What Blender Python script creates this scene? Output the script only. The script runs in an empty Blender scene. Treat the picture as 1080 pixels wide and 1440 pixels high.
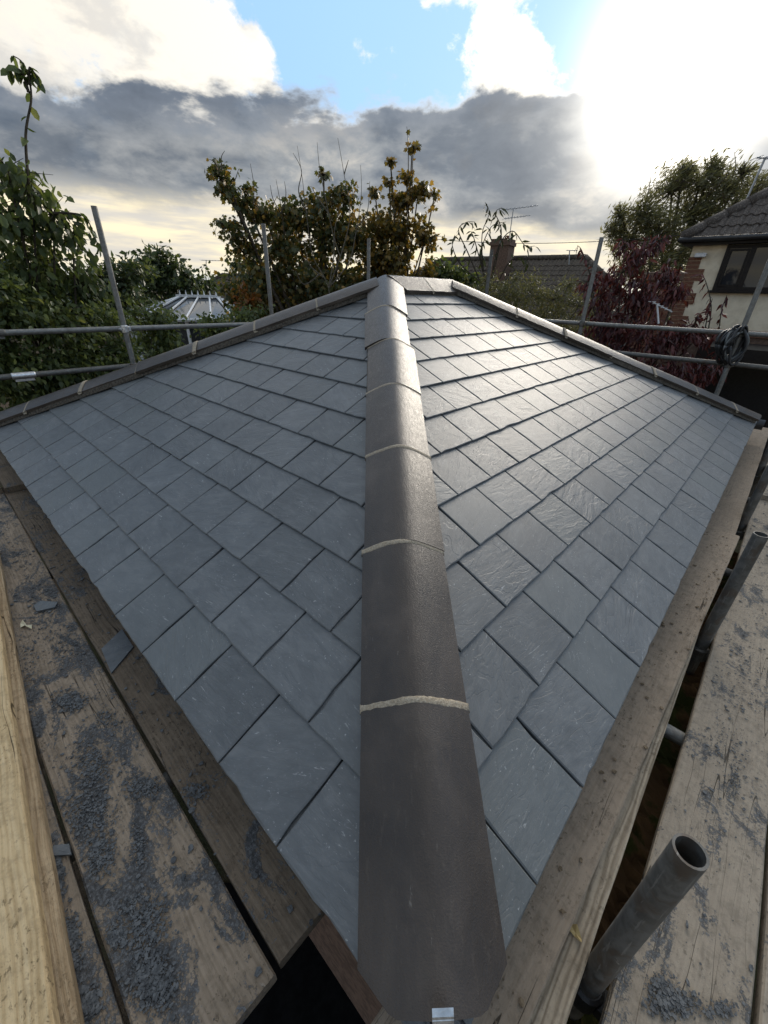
import bpy, math, random
import numpy as np
from mathutils import Matrix, Vector
random.seed(7); rng = np.random.default_rng(7)
R_ = math.radians
scene = bpy.context.scene
COL = scene.collection

# ------------------------------------------------------------------ camera
# world axes: X runs along the right eave, Y along the left eave, Z up; the roof corner nearest the camera is the origin
FPX = 575.04                                        # focal length in pixels of the 1080x1440 photograph
CAM = np.array([-0.1725, -0.0077, 1.0320])
yaw, pit, rol = 0.0469 + math.pi / 4, 0.4916, 0.0286
_cy, _sy = math.cos(yaw), math.sin(yaw)
cF = np.array([_sy * math.cos(pit), _cy * math.cos(pit), -math.sin(pit)])
_R0 = np.array([_cy, -_sy, 0.0]); _U0 = np.cross(_R0, cF)
cR = math.cos(rol) * _R0 + math.sin(rol) * _U0
cU = -math.sin(rol) * _R0 + math.cos(rol) * _U0
cam = bpy.data.cameras.new('camera'); camo = bpy.data.objects.new('camera', cam); COL.objects.link(camo)
cam.sensor_fit = 'HORIZONTAL'; cam.sensor_width = 36; cam.lens = 36 * FPX / 1080
cam.clip_start = 0.03; cam.clip_end = 2000
m = Matrix.Identity(4)
for i in range(3):
    m[i][0], m[i][1], m[i][2], m[i][3] = cR[i], cU[i], -cF[i], CAM[i]
camo.matrix_world = m
scene.camera = camo

def ray(px, py):
    return cF + (px - 540) / FPX * cR - (py - 720) / FPX * cU
def at(px, py, D):                                   # point at horizontal distance D along a sight line
    d = ray(px, py); return CAM + d * (D / math.hypot(d[0], d[1]))
def onz(px, py, z):
    d = ray(px, py); return CAM + d * ((z - CAM[2]) / d[2])
def project(P):                                      # (n,3) -> pixels and depth
    d = np.asarray(P) - CAM; z = d @ cF; zz = np.where(np.abs(z) < 1e-6, 1e-6, z)
    return 540 + FPX * (d @ cR) / zz, 720 - FPX * (d @ cU) / zz, z
def unit(d):
    d = np.asarray(d, float); return d / np.linalg.norm(d)

# ------------------------------------------------------------------ sky
SUND = unit(ray(975, 100))
SUN_EL = math.asin(SUND[2]); SUN_AZ = math.atan2(SUND[0], SUND[1])
world = bpy.data.worlds.new('World'); scene.world = world; world.use_nodes = True
nt = world.node_tree; nt.nodes.clear()
class G:
    """small helper for building node graphs"""
    def __init__(s, nt): s.nt = nt
    def n(s, typ, ins={}, **kw):
        nd = s.nt.nodes.new(typ)
        for k, v in kw.items(): setattr(nd, k, v)
        for k, v in ins.items(): s.set(nd.inputs[k], v)
        return nd
    def set(s, sock, v):
        if isinstance(v, bpy.types.NodeSocket): s.nt.links.new(v, sock)
        elif v is not None:
            if isinstance(v, tuple) and len(v) == 3 and sock.type == 'RGBA': v = v + (1,)
            sock.default_value = v
    def M(s, op, a, b=None, c=None, clamp=False):
        nd = s.nt.nodes.new('ShaderNodeMath'); nd.operation = op; nd.use_clamp = clamp
        for i, v in enumerate((a, b, c)):
            if v is not None: s.set(nd.inputs[i], v)
        return nd.outputs[0]
    def V(s, op, a, b=None, sc=None):
        nd = s.nt.nodes.new('ShaderNodeVectorMath'); nd.operation = op
        s.set(nd.inputs[0], a)
        if b is not None: s.set(nd.inputs[1], b)
        if sc is not None: s.set(nd.inputs['Scale'], sc)
        return nd.outputs['Value'] if op in ('DOT_PRODUCT', 'LENGTH', 'DISTANCE') else nd.outputs[0]
    def ss(s, x, lo, hi, a=0.0, b=1.0):
        nd = s.nt.nodes.new('ShaderNodeMapRange'); nd.interpolation_type = 'SMOOTHSTEP'
        for i, v in enumerate((x, lo, hi, a, b)): s.set(nd.inputs[i], v)
        return nd.outputs[0]
    def lin(s, x, lo, hi, a=0.0, b=1.0):
        nd = s.nt.nodes.new('ShaderNodeMapRange')
        for i, v in enumerate((x, lo, hi, a, b)): s.set(nd.inputs[i], v)
        return nd.outputs[0]
    def noise(s, vec, scale, detail=3, rough=.5, dist=0.0, color=False):
        nd = s.n('ShaderNodeTexNoise', {'Vector': vec, 'Scale': scale, 'Detail': detail, 'Roughness': rough, 'Distortion': dist})
        return nd.outputs['Color' if color else 'Fac']
    def mix(s, f, a, b, blend='MIX'):
        nd = s.nt.nodes.new('ShaderNodeMix'); nd.data_type = 'RGBA'; nd.blend_type = blend
        s.set(nd.inputs[0], f); s.set(nd.inputs[6], a); s.set(nd.inputs[7], b)
        return nd.outputs[2]
    def ramp(s, f, stops):
        nd = s.nt.nodes.new('ShaderNodeValToRGB'); cr = nd.color_ramp
        while len(cr.elements) < len(stops): cr.elements.new(.5)
        for e, (p, c) in zip(cr.elements, stops): e.position = p; e.color = tuple(c) + (1,)
        s.set(nd.inputs[0], f); return nd.outputs[0]

g = G(nt)
dirv = g.V('NORMALIZE', g.n('ShaderNodeTexCoord').outputs['Generated'])
sky = g.n('ShaderNodeTexSky', sky_type='NISHITA', sun_disc=False, sun_elevation=SUN_EL, sun_rotation=SUN_AZ,
          air_density=1.0, dust_density=0.6, ozone_density=2.0).outputs[0]
fw = unit([cF[0], cF[1], 0]); rt = np.array([fw[1], -fw[0], 0])
el = g.M('MULTIPLY', g.M('ARCSINE', g.V('DOT_PRODUCT', dirv, (0, 0, 1))), 57.2958)
az = g.M('MULTIPLY', g.M('ARCTAN2', g.V('DOT_PRODUCT', dirv, tuple(rt)), g.V('DOT_PRODUCT', dirv, tuple(fw))), 57.2958)
sunang = g.M('MULTIPLY', g.M('ARCCOSINE', g.M('MINIMUM', g.V('DOT_PRODUCT', dirv, tuple(SUND)), .99999)), 57.2958)
wv = g.V('MULTIPLY', dirv, (1, 1, 2.1))
nA = g.noise(wv, 3.2, 6, .56, .25)
nB = g.noise(g.V('ADD', wv, (3.1, 7.7, 1.3)), 6.5, 6, .58, .3)
nC = g.noise(g.V('ADD', wv, (9.1, 2.7, 5.3)), 15.0, 5, .6, .2)
nS = g.noise(g.V('MULTIPLY', dirv, (2.2, 2.2, 16)), 3.0, 4, .55)
def gauss(px, py, sig):                              # a soft patch of cloud round one direction
    a = g.M('ARCCOSINE', g.M('MINIMUM', g.V('DOT_PRODUCT', dirv, tuple(unit(ray(px, py)))), .99999))
    q = g.M('DIVIDE', a, R_(sig)); return g.M('POWER', 2.71828, g.M('MULTIPLY', g.M('MULTIPLY', q, q), -1.0))
def add(*x):
    r = x[0]
    for k in x[1:]: r = g.M('ADD', r, k)
    return r
def mul(*x):
    r = x[0]
    for k in x[1:]: r = g.M('MULTIPLY', r, k)
    return r
wob = add(mul(g.M('SUBTRACT', nA, .5), 9.0), mul(g.M('SUBTRACT', nB, .5), 7.0), mul(g.M('SUBTRACT', nC, .5), 3.0))
glow = g.M('POWER', 2.71828, mul(g.M('POWER', g.M('DIVIDE', sunang, 5.6), 2.0), -1.0))
glow2 = g.M('POWER', 2.71828, mul(g.M('DIVIDE', sunang, 10.0), -1.0))
# upper clouds
nU = g.noise(g.V('ADD', g.V('MULTIPLY', dirv, (1, 1, 1.5)), (4.4, 1.2, 8.8)), 8.5, 8, .62, .15)
up = add(nU, g.ss(el, 28, 45, 0.0, .03), mul(gauss(110, 25, 9), .22), mul(gauss(300, 75, 4.5), .12), mul(gauss(470, 40, 6), -.13), mul(gauss(600, 60, 4), -.07),
         mul(gauss(680, 48, 3.4), .16), mul(gauss(740, 110, 3.0), .10), mul(gauss(800, 30, 4.5), -.10), mul(gauss(1000, 130, 8), .24), mul(gauss(365, 85, 2.0), .13), mul(gauss(512, 93, 1.1), .14), mul(gauss(110, 98, 3), -.10))
upm = g.ss(up, .50, .61)
upl = g.ss(up, .56, .78)
upcol = g.mix(upl, (8.0, 7.8, 7.3), (9.0, 8.4, 7.3))
upcol = g.mix(mul(g.ss(g.M('ADD', mul(nB, .6), mul(nC, .5)), .52, .68), .6), upcol, (5.2, 5.15, 5.1))
upcol = g.mix(g.ss(el, 28, 48), upcol, (8.9, 8.5, 7.9))
skyb = g.mix(.90, sky, (3.0, 5.0, 7.7))
skyb = g.mix(g.ss(el, 30, 60), skyb, (3.9, 4.6, 5.5))
away = g.M('ADD', mul(g.M('POWER', 2.71828, mul(g.M('DIVIDE', sunang, 42.0), -1.0)), g.ss(el, 20, 40, .85, 2.1)), g.ss(el, 20, 40, .60, .36))                # clouds and sky dim away from the sun
upcol = g.V('SCALE', upcol, sc=away); skyb = g.V('SCALE', skyb, sc=g.lin(sunang, 30, 150, 1.05, .62))
col = g.mix(upm, skyb, upcol)
# cream light under the band, fading to pale blue-grey haze on the horizon
cream = g.mix(g.ss(nS, .35, .68), (5.2, 4.95, 4.5), (8.3, 7.2, 4.9))
cream = g.mix(g.ss(el, 2.6, -.5), cream, (5.4, 5.9, 6.0))
col = g.mix(g.ss(g.M('ADD', el, mul(wob, .25)), 10.5, 8.0), col, cream)
# grey cloud band
top = g.M('ADD', g.ss(az, -34, -6, 15.0, 17.6), g.ss(az, 13, 31, 0.0, -5.0))
tw = g.M('SUBTRACT', g.M('ADD', el, wob), mul(gauss(870, 240, 6.5), 8.0))
bandm = g.M('MULTIPLY', g.ss(g.M('SUBTRACT', top, tw), -.5, 1.1), g.ss(g.M('ADD', el, mul(wob, .55)), g.ss(az, -5, 26, 6.9, 4.2), g.ss(az, -5, 26, 9.3, 6.8)))
tone = add(mul(nA, .50), mul(nB, .48), mul(nC, .22))
bandcol = g.ramp(tone, [(.42, (.066, .084, .112)), (.55, (.118, .138, .166)), (.65, (.25, .262, .272)), (.78, (.60, .55, .47))])
bandcol = g.V('SCALE', bandcol, sc=10.0)
bandcol = g.mix(mul(g.ss(g.M('SUBTRACT', top, tw), 4.0, 0.5), .55), bandcol, (1.15, 1.45, 1.95))
rim = mul(g.ss(g.M('SUBTRACT', top, tw), 1.3, .0), g.ss(az, -12, 16, .35, 1.0))
bandcol = g.mix(mul(rim, .8), bandcol, (9.2, 8.6, 7.4))
bandcol = g.mix(g.M('MULTIPLY', glow2, .22), bandcol, (9.0, 8.6, 8.0))
col = g.mix(mul(bandm, g.lin(glow, 0, 1, .98, .6)), col, bandcol)
# sun burning through
gl = add(mul(glow, 34.0), mul(glow2, 1.5))
col = g.V('ADD', col, g.V('SCALE', (1.0, .93, .80), sc=gl))
col = g.mix(g.ss(el, -.3, -2.5), col, (.9, .85, .75))
bg = g.n('ShaderNodeBackground', {'Color': col, 'Strength': 0.1})
nt.links.new(bg.outputs[0], g.n('ShaderNodeOutputWorld').inputs[0])

# ------------------------------------------------------------------ sun behind cloud, exposure
sl = bpy.data.lights.new('sun', 'SUN'); so = bpy.data.objects.new('sun', sl); COL.objects.link(so)
sl.energy = 2.4; sl.angle = R_(28); sl.color = (1.0, .90, .76)
so.rotation_euler = Vector(tuple(-SUND)).to_track_quat('-Z', 'Y').to_euler()
vs = scene.view_settings
vs.view_transform = 'Standard'; vs.look = 'None'; vs.gamma = 1; vs.use_curve_mapping = False; vs.exposure = 0.55

# ================================================================== helpers
def link(o, parent=None):
    COL.objects.link(o)
    if parent is not None: o.parent = parent
    return o
def tag(o, label=None, cat=None, group=None, kind=None):
    for k, v in (('label', label), ('category', cat), ('group', group), ('kind', kind)):
        if v: o[k] = v
    return o
def empty(name, loc, label=None, cat=None, group=None):
    o = bpy.data.objects.new(name, None); o.empty_display_size = .1; o.location = tuple(loc)
    link(o); return tag(o, label, cat, group)
class MB:
    def __init__(s): s.v = []; s.f = []; s.mi = []
    def add(s, vs, fs, mi=0):
        b = len(s.v); s.v += [tuple(map(float, p)) for p in vs]
        s.f += [tuple(i + b for i in f) for f in fs]; s.mi += [mi] * len(fs)
    def box(s, lo, hi, M=None, mi=0, bev=0.0):
        (x0, y0, z0), (x1, y1, z1) = lo, hi
        if bev <= 0:
            P = [(x0, y0, z0), (x1, y0, z0), (x1, y1, z0), (x0, y1, z0), (x0, y0, z1), (x1, y0, z1), (x1, y1, z1), (x0, y1, z1)]
            F = [(3, 2, 1, 0), (4, 5, 6, 7), (0, 1, 5, 4), (1, 2, 6, 5), (2, 3, 7, 6), (3, 0, 4, 7)]
        else:
            b = bev; P = []
            for z, i in ((z0, b), (z0 + b, 0), (z1 - b, 0), (z1, b)):
                P += [(x0 + i, y0 + i, z), (x1 - i, y0 + i, z), (x1 - i, y1 - i, z), (x0 + i, y1 - i, z)]
            F = [(3, 2, 1, 0), (12, 13, 14, 15)]
            for k in range(3):
                for j in range(4): a = 4 * k + j; c = 4 * k + (j + 1) % 4; F.append((a, c, c + 4, a + 4))
        if M is not None: P = [tuple(M @ Vector(p)) for p in P]
        s.add(P, F, mi)
    def tube(s, pts, rad, n=8, cap=True, mi=0, bore=0.0):
        pts = [np.asarray(p, float) for p in pts]; k = len(pts)
        rad = list(rad) if hasattr(rad, '__len__') else [rad] * k
        P = []; prev = None
        for i, p in enumerate(pts):
            d = unit(pts[min(i + 1, k - 1)] - pts[max(i - 1, 0)])
            if prev is None:
                a = np.array([0, 0, 1.]) if abs(d[2]) < .9 else np.array([1., 0, 0])
                x = unit(np.cross(a, d))
            else: x = unit(prev - d * (prev @ d))
            prev = x; y = np.cross(d, x)
            for j in range(n):
                t = 2 * math.pi * j / n; P.append(p + rad[i] * (math.cos(t) * x + math.sin(t) * y))
        F = []
        for i in range(k - 1):
            for j in range(n): a = i * n + j; b = i * n + (j + 1) % n; F.append((a, b, b + n, a + n))
        if cap and bore <= 0: F.append(tuple(range(n))[::-1]); F.append(tuple((k - 1) * n + j for j in range(n)))
        s.add(P, F, mi)
        if bore > 0:                                  # open pipe: wall with thickness at both ends
            for e, q in ((0, 1), (k - 1, k - 2)):
                d = unit(pts[e] - pts[q]); ring = P[e * n:(e + 1) * n]; c = pts[e]
                inn = [c + (r - c) * bore for r in ring]; deep = [r - d * .16 for r in inn]
                F2 = []
                for j in range(n):
                    j2 = (j + 1) % n
                    q1 = (j, j2, n + j2, n + j); q2 = (n + j, n + j2, 2 * n + j2, 2 * n + j)
                    F2 += [q1, q2] if e else [q1[::-1], q2[::-1]]
                F2.append(tuple(2 * n + j for j in range(n)))
                s.add(ring + inn + deep, F2, mi)
    def mesh(s, name, mats, smooth=False):
        me = bpy.data.meshes.new(name); me.from_pydata(s.v, [], s.f)
        for mt in (mats if isinstance(mats, (list, tuple)) else [mats]): me.materials.append(mt)
        if any(s.mi): me.polygons.foreach_set('material_index', s.mi)
        if smooth: me.polygons.foreach_set('use_smooth', [True] * len(s.f))
        me.update(); return me
    def obj(s, name, mats, parent=None, smooth=False, M=None):
        o = bpy.data.objects.new(name, s.mesh(name, mats, smooth))
        if M is not None: o.matrix_world = M
        return link(o, parent)
def frame(o, ex, ey, ez):
    M = Matrix.Identity(4)
    for i in range(3): M[i][0], M[i][1], M[i][2], M[i][3] = ex[i], ey[i], ez[i], o[i]
    return M
def smooth_by_angle(me, ang=40):
    import bmesh
    bm = bmesh.new(); bm.from_mesh(me)
    for f in bm.faces: f.smooth = True
    for e in bm.edges:
        if len(e.link_faces) == 2 and e.calc_face_angle(0) > R_(ang): e.smooth = False
    bm.to_mesh(me); bm.free()

# ================================================================== materials
def material(name):
    mt = bpy.data.materials.new(name); mt.use_nodes = True; mt.node_tree.nodes.clear()
    h = G(mt.node_tree); out = h.n('ShaderNodeOutputMaterial')
    return mt, h, out
def bsdf(h, out, color, rough=.6, metal=0.0, spec=.5, bump=None, bstr=.3, bdist=.01, normal=None):
    p = h.n('ShaderNodeBsdfPrincipled', {'Base Color': color, 'Roughness': rough, 'Metallic': metal, 'Specular IOR Level': spec})
    if bump is not None:
        b = h.n('ShaderNodeBump', {'Height': bump, 'Strength': bstr, 'Distance': bdist})
        h.nt.links.new(b.outputs[0], p.inputs['Normal'])
    h.nt.links.new(p.outputs[0], out.inputs[0]); return p
def objco(h, spread=40.0):
    """object coordinates shifted by a random amount for every object, and the object's random number"""
    oi = h.n('ShaderNodeObjectInfo').outputs['Random']
    off = h.V('SCALE', (1.0, 1.7, .6), sc=h.M('MULTIPLY', oi, spread))
    return h.V('ADD', h.n('ShaderNodeTexCoord').outputs['Object'], off), oi

def mat_slate():
    mt, h, out = material('slate')
    co, oi = objco(h)
    ang = h.M('MULTIPLY', h.M('FRACT', h.M('MULTIPLY', oi, 17.3)), 1.2)
    rot = h.n('ShaderNodeVectorRotate', {'Vector': co, 'Axis': (0, 0, 1), 'Angle': h.M('SUBTRACT', ang, .6)}).outputs[0]
    st = h.V('MULTIPLY', rot, (1, 2.6, 1))
    big = h.noise(co, 7, 4, .55)
    riv = h.noise(st, 13, 6, .6, .7)
    fine = h.noise(st, 90, 4, .65, .5)
    grain = h.noise(co, 420, 2, .6)
    step = h.noise(st, 6, 3, .5, .8)                      # layered riven steps
    steps = h.ss(h.M('FRACT', h.M('MULTIPLY', step, 7.0)), .0, .22)
    tone = h.lin(oi, 0, 1, .88, 1.10)
    c = h.ramp(h.M('ADD', h.M('MULTIPLY', riv, .6), h.M('MULTIPLY', big, .4)), [(.30, (.064, .071, .077)), (.5, (.091, .099, .105)), (.72, (.135, .143, .148))])
    c = h.mix(h.M('MULTIPLY', h.ss(h.M('FRACT', h.M('MULTIPLY', oi, 7.1)), .7, 1.0), .5), c, (.092, .104, .104))
    c = h.V('SCALE', c, sc=tone)
    c = h.mix(h.M('MULTIPLY', h.ss(fine, .52, .75), .35), c, (.17, .18, .19))
    # white scuffs and dust
    scr = h.noise(h.V('MULTIPLY', rot, (1.0, 5.0, 1)), 26, 5, .7, .9)
    spot = h.noise(co, 120, 3, .7)
    dm = h.M('MULTIPLY', h.ss(scr, .60, .70), h.ss(h.noise(co, 9, 2, .5), .46, .62))
    ds = h.M('MULTIPLY', h.ss(spot, .63, .70), h.ss(h.noise(co, 12, 2, .5), .48, .62))
    c = h.mix(h.M('MULTIPLY', h.M('MAXIMUM', dm, ds), .65), c, (.40, .41, .42))
    rough_ = h.lin(h.M('FRACT', h.M('MULTIPLY', oi, 31.7)), 0, 1, .22, 1.0)         # some slates are smooth, some deeply riven
    long_ = h.noise(h.V('MULTIPLY', rot, (.8, 5.5, 1)), 8, 5, .62, .35)
    hgt = h.M('MULTIPLY', rough_, h.M('ADD', h.M('ADD', h.M('MULTIPLY', riv, .45), h.M('MULTIPLY', long_, .75)), h.M('ADD', h.M('MULTIPLY', fine, .13), h.M('MULTIPLY', steps, .22))))
    hgt = h.M('ADD', hgt, h.M('MULTIPLY', grain, .035))
    r = h.lin(fine, .3, .7, .43, .58)
    bsdf(h, out, c, r, 0, .55, hgt, .42, .008)
    return mt
def mat_tile():
    mt, h, out = material('clay_tile')
    co, oi = objco(h)
    n1 = h.noise(h.V('MULTIPLY', co, (1, .6, 1)), 9, 5, .6, .4)
    n2 = h.noise(h.V('MULTIPLY', co, (3, .8, 1)), 40, 4, .65)
    n3 = h.noise(co, 300, 3, .6)
    c = h.ramp(n1, [(.3, (.023, .017, .0135)), (.52, (.036, .027, .021)), (.75, (.062, .048, .038))])
    c = h.V('SCALE', c, sc=h.lin(oi, 0, 1, .80, 1.22))
    c = h.mix(h.M('MULTIPLY', h.ss(n2, .55, .72), .30), c, (.085, .072, .060))
    c = h.mix(h.M('MULTIPLY', h.ss(n3, .62, .74), .35), c, (.035, .03, .03))
    scuff = h.M('MULTIPLY', h.ss(h.noise(h.V('MULTIPLY', co, (6, 1.2, 6)), 14, 4, .7), .66, .74), .35)
    c = h.mix(scuff, c, (.33, .31, .28))
    hg = h.M('ADD', h.M('ADD', h.M('MULTIPLY', n1, .5), h.M('MULTIPLY', n2, .25)), h.M('MULTIPLY', n3, .30))
    bsdf(h, out, c, h.lin(n2, .3, .7, .34, .50), 0, .5, hg, .8, .004)
    return mt
def mat_mortar():
    mt, h, out = material('mortar')
    co, oi = objco(h)
    n = h.noise(co, 160, 4, .7); n2 = h.noise(co, 18, 3, .6)
    c = h.ramp(n, [(.3, (.20, .165, .12)), (.55, (.33, .285, .22)), (.75, (.46, .41, .33))])
    c = h.mix(h.M('MULTIPLY', h.ss(n2, .5, .7), .4), c, (.20, .18, .15))
    bsdf(h, out, c, .92, 0, .2, n, .9, .004); return mt
def mat_wood(name, a, b, c3, dirt=.5, dust=.0, speck=.6, grain=1.0, gb=.5):
    """sawn timber along the object's x axis"""
    mt, h, out = material(name)
    co, oi = objco(h)
    wob = h.V('SCALE', h.noise(co, 3.0, 2, .5, 0, True), sc=.03)
    co2 = h.V('ADD', co, wob)
    gr = h.noise(h.V('MULTIPLY', co2, (1.2, 34, 34)), 3.2, 5, .6, .6)
    fg = h.noise(h.V('MULTIPLY', co2, (5, 190, 190)), 2.0, 3, .6)
    wv_ = h.n('ShaderNodeTexWave', {'Vector': h.V('MULTIPLY', co2, (.10, 1, 1)), 'Scale': 26.0, 'Distortion': 9.0, 'Detail': 3.0, 'Detail Scale': 1.4}, wave_type='BANDS', bands_direction='Y').outputs['Fac']
    big = h.noise(co, 5, 4, .6, .3)
    m1 = h.M('ADD', h.M('MULTIPLY', gr, .65), h.M('MULTIPLY', wv_, .35 * grain))
    c = h.ramp(m1, [(.22, a), (.5, b), (.82, c3)])
    c = h.mix(h.M('MULTIPLY', h.ss(big, .42, .66), dirt), c, tuple(x * .62 for x in a))
    grit = h.noise(co, 38, 6, .72, .3)
    c = h.mix(h.M('MULTIPLY', h.ss(grit, .44, .66), .5), c, h.V('SCALE', c, sc=.55))
    crk = h.M('ABSOLUTE', h.M('SUBTRACT', h.noise(h.V('MULTIPLY', co2, (.5, 11, 1)), 2.2, 2, .5), .5))
    crm = h.M('MULTIPLY', h.ss(crk, .007, .002), h.ss(h.noise(co, 1.7, 2, .5), .52, .60))
    c = h.mix(h.M('MULTIPLY', crm, .85), c, tuple(x * .12 for x in a))
    spl = h.M('MULTIPLY', h.ss(h.noise(co, 13, 5, .75, .6), .66, .71), .45)
    c = h.mix(spl, c, (.33, .30, .26))
    # knots
    vo = h.n('ShaderNodeTexVoronoi', {'Vector': h.V('MULTIPLY', co, (1.6, 6, 1)), 'Scale': 1.0})
    kn = h.ss(vo.outputs['Distance'], .15, .05)
    c = h.mix(h.M('MULTIPLY', kn, .5), c, tuple(x * .35 for x in b))
    sp = h.noise(h.V('MULTIPLY', co, (1, 1.6, 1)), 70, 4, .7, .4)
    pt = h.noise(co, 7, 3, .6)
    c = h.mix(h.M('MULTIPLY', h.M('MULTIPLY', h.ss(sp, .55, .66), h.ss(pt, .40, .58)), speck), c, tuple(x * .26 for x in a))
    if dust > 0:
        pd = h.noise(h.V('MULTIPLY', co, (.7, 1.3, 1)), 6.5, 5, .66, .8)
        fd = h.noise(co, 130, 3, .75)
        dk = h.ss(h.M('ADD', pd, h.M('MULTIPLY', h.M('SUBTRACT', fd, .5), .38)), .58 - .1 * dust, .64 - .1 * dust)
        c = h.mix(h.M('MULTIPLY', dk, .92), c, h.ramp(fd, [(.35, (.032, .034, .036)), (.5, (.064, .067, .071)), (.68, (.15, .155, .16))]))
        hg = h.M('ADD', h.M('ADD', h.M('MULTIPLY', gr, .30), h.M('MULTIPLY', fg, .16)), h.M('MULTIPLY', h.M('MULTIPLY', dk, fd), 1.0))
    else:
        hg = h.M('ADD', h.M('MULTIPLY', gr, .40), h.M('MULTIPLY', fg, .22))
    hg = h.M('ADD', hg, h.M('ADD', h.M('MULTIPLY', sp, .35), h.M('MULTIPLY', grit, .5)))
    hg = h.M('SUBTRACT', hg, h.M('MULTIPLY', crm, .6))
    bsdf(h, out, c, .88, 0, .18, hg, gb, .006); return mt
def mat_plain(name, c1, c2, scale=30, rough=.6, metal=0, spec=.5, bstr=.25, bdist=.004, lo=.35, hi=.65):
    mt, h, out = material(name)
    co, oi = objco(h)
    n = h.noise(co, scale, 5, .62, .3)
    c = h.mix(h.ss(n, lo, hi), c1, c2)
    bsdf(h, out, c, rough, metal, spec, n, bstr, bdist); return mt
def mat_steel(name, c1, c2, rust, rough=.5):
    mt, h, out = material(name)
    co, oi = objco(h)
    n = h.noise(co, 30, 6, .7, .6); n2 = h.noise(co, 9, 5, .7, .8); n3 = h.noise(h.V('MULTIPLY', co, (1, 1, .12)), 110, 3, .6)
    c = h.mix(h.ss(n, .35, .66), c1, c2)
    c = h.mix(h.M('MULTIPLY', h.ss(n2, .50, .62), rust), c, (.10, .070, .048))
    c = h.mix(h.M('MULTIPLY', h.ss(h.noise(co, 16, 5, .75, .4), .64, .69), .6), c, (.36, .34, .31))
    c = h.mix(h.M('MULTIPLY', h.ss(n3, .60, .70), .5), c, tuple(x * 1.7 for x in c2))
    bsdf(h, out, c, h.lin(n, .3, .7, rough - .08, rough + .15), .55, .5, n, .2, .002); return mt
def mat_leaf(name, stops, trans=.35, rough=.42):
    mt, h, out = material(name)
    isl = h.n('ShaderNodeNewGeometry').outputs['Random Per Island']
    oi = h.n('ShaderNodeObjectInfo').outputs['Random']
    f = h.M('FRACT', h.M('ADD', isl, h.M('MULTIPLY', oi, 7.3)))
    co = h.n('ShaderNodeTexCoord').outputs['Object']
    c = h.ramp(f, stops)
    c = h.mix(h.M('MULTIPLY', h.ss(h.noise(co, 30, 2, .5), .45, .7), .35), c, h.V('SCALE', c, sc=.55))
    p = h.n('ShaderNodeBsdfPrincipled', {'Base Color': c, 'Roughness': rough, 'Specular IOR Level': .4})
    t = h.n('ShaderNodeBsdfTranslucent', {'Color': h.V('MULTIPLY', c, (1.7, 1.6, .9))})
    mx = h.n('ShaderNodeMixShader', {0: trans}); h.nt.links.new(p.outputs[0], mx.inputs[1]); h.nt.links.new(t.outputs[0], mx.inputs[2])
    h.nt.links.new(mx.outputs[0], out.inputs[0]); return mt
def mat_brick(name='brick_wall', a=(.12, .055, .036), b=(.20, .10, .065)):
    return mat_plain(name, a, b, 24, .9, 0, .2, .5, .006)

SLATE = mat_slate(); TILE = mat_tile(); MORTAR = mat_mortar()
W_DARK = mat_wood('dark_board_wood', (.125, .095, .067), (.188, .146, .106), (.24, .192, .145), .35, .15, .8, .35)
W_GREY = mat_wood('dusty_board_wood', (.205, .160, .115), (.295, .233, .172), (.36, .295, .225), .30, .75, .7, .4)
W_TAN = mat_wood('tan_board_wood', (.245, .195, .145), (.300, .243, .186), (.345, .287, .225), .25, 0, .7, .12)
W_OUT = mat_wood('weathered_board_wood', (.255, .215, .168), (.310, .265, .208), (.355, .31, .25), .18, .12, .6, .2)
W_PALE = mat_wood('pale_joist_wood', (.17, .135, .095), (.28, .23, .17), (.38, .32, .24), .25, 0, .5, 1.3)
W_NEW = mat_wood('fresh_timber', (.40, .285, .150), (.53, .395, .225), (.60, .47, .29), .10, 0, .75, .7)
W_SAWN = mat_wood('rough_sawn_timber', (.27, .19, .11), (.40, .295, .18), (.50, .385, .25), .25, 0, .6, 1.0, .8)
STEEL = mat_steel('scaffold_steel', (.15, .152, .145), (.235, .235, .225), .35, .5)
STEEL_DK = mat_steel('dull_scaffold_steel', (.095, .094, .088), (.165, .162, .152), .55, .55)
ZINC = mat_plain('bright_zinc', (.50, .51, .52), (.70, .71, .72), 60, .35, .9)
CHIP = mat_plain('chipped_slate', (.054, .057, .060), (.130, .135, .138), 90, .75, 0, .25, .4, .002)
CRUMB = mat_plain('mortar_crumb', (.10, .075, .05), (.20, .155, .105), 90, .95, 0, .1)
BLACK = mat_plain('black_plastic', (.010, .010, .011), (.02, .02, .022), 20, .45)
MEMBRANE_SHADE = mat_plain('membrane_and_gap_shade', (.004, .004, .004), (.007, .007, .007), 20, .95, 0, .05)  # roof underlay, and the shade painted by the added gap sheet
RENDER = mat_plain('cream_render', (.62, .53, .39), (.74, .645, .49), 5, .9, 0, .2, .35, .004)
BRICK = mat_brick(); BRICK2 = mat_brick('brown_brick', (.10, .065, .048), (.17, .11, .08))
RTILE = mat_plain('concrete_roof_tile', (.052, .046, .042), (.115, .10, .090), 16, .85, 0, .25, .5, .01)
RTILE2 = mat_plain('lichened_roof_tile', (.066, .055, .048), (.22, .195, .17), 40, .85, 0, .25, .5, .01, .50, .72)
RTILE3 = mat_plain('brown_roof_tile', (.060, .048, .038), (.105, .086, .066), 14, .85, 0, .25, .5, .01)
FRAME = mat_plain('dark_window_frame', (.010, .007, .006), (.016, .012, .010), 20, .5, 0, .25)
WHITE = mat_plain('white_plastic', (.55, .56, .57), (.70, .70, .70), 20, .4)
ALU = mat_plain('grey_aluminium', (.30, .31, .32), (.42, .43, .44), 40, .45, .8)
BARK = mat_plain('bark', (.060, .048, .036), (.14, .118, .092), 40, .95, 0, .15, .9, .012)
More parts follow.
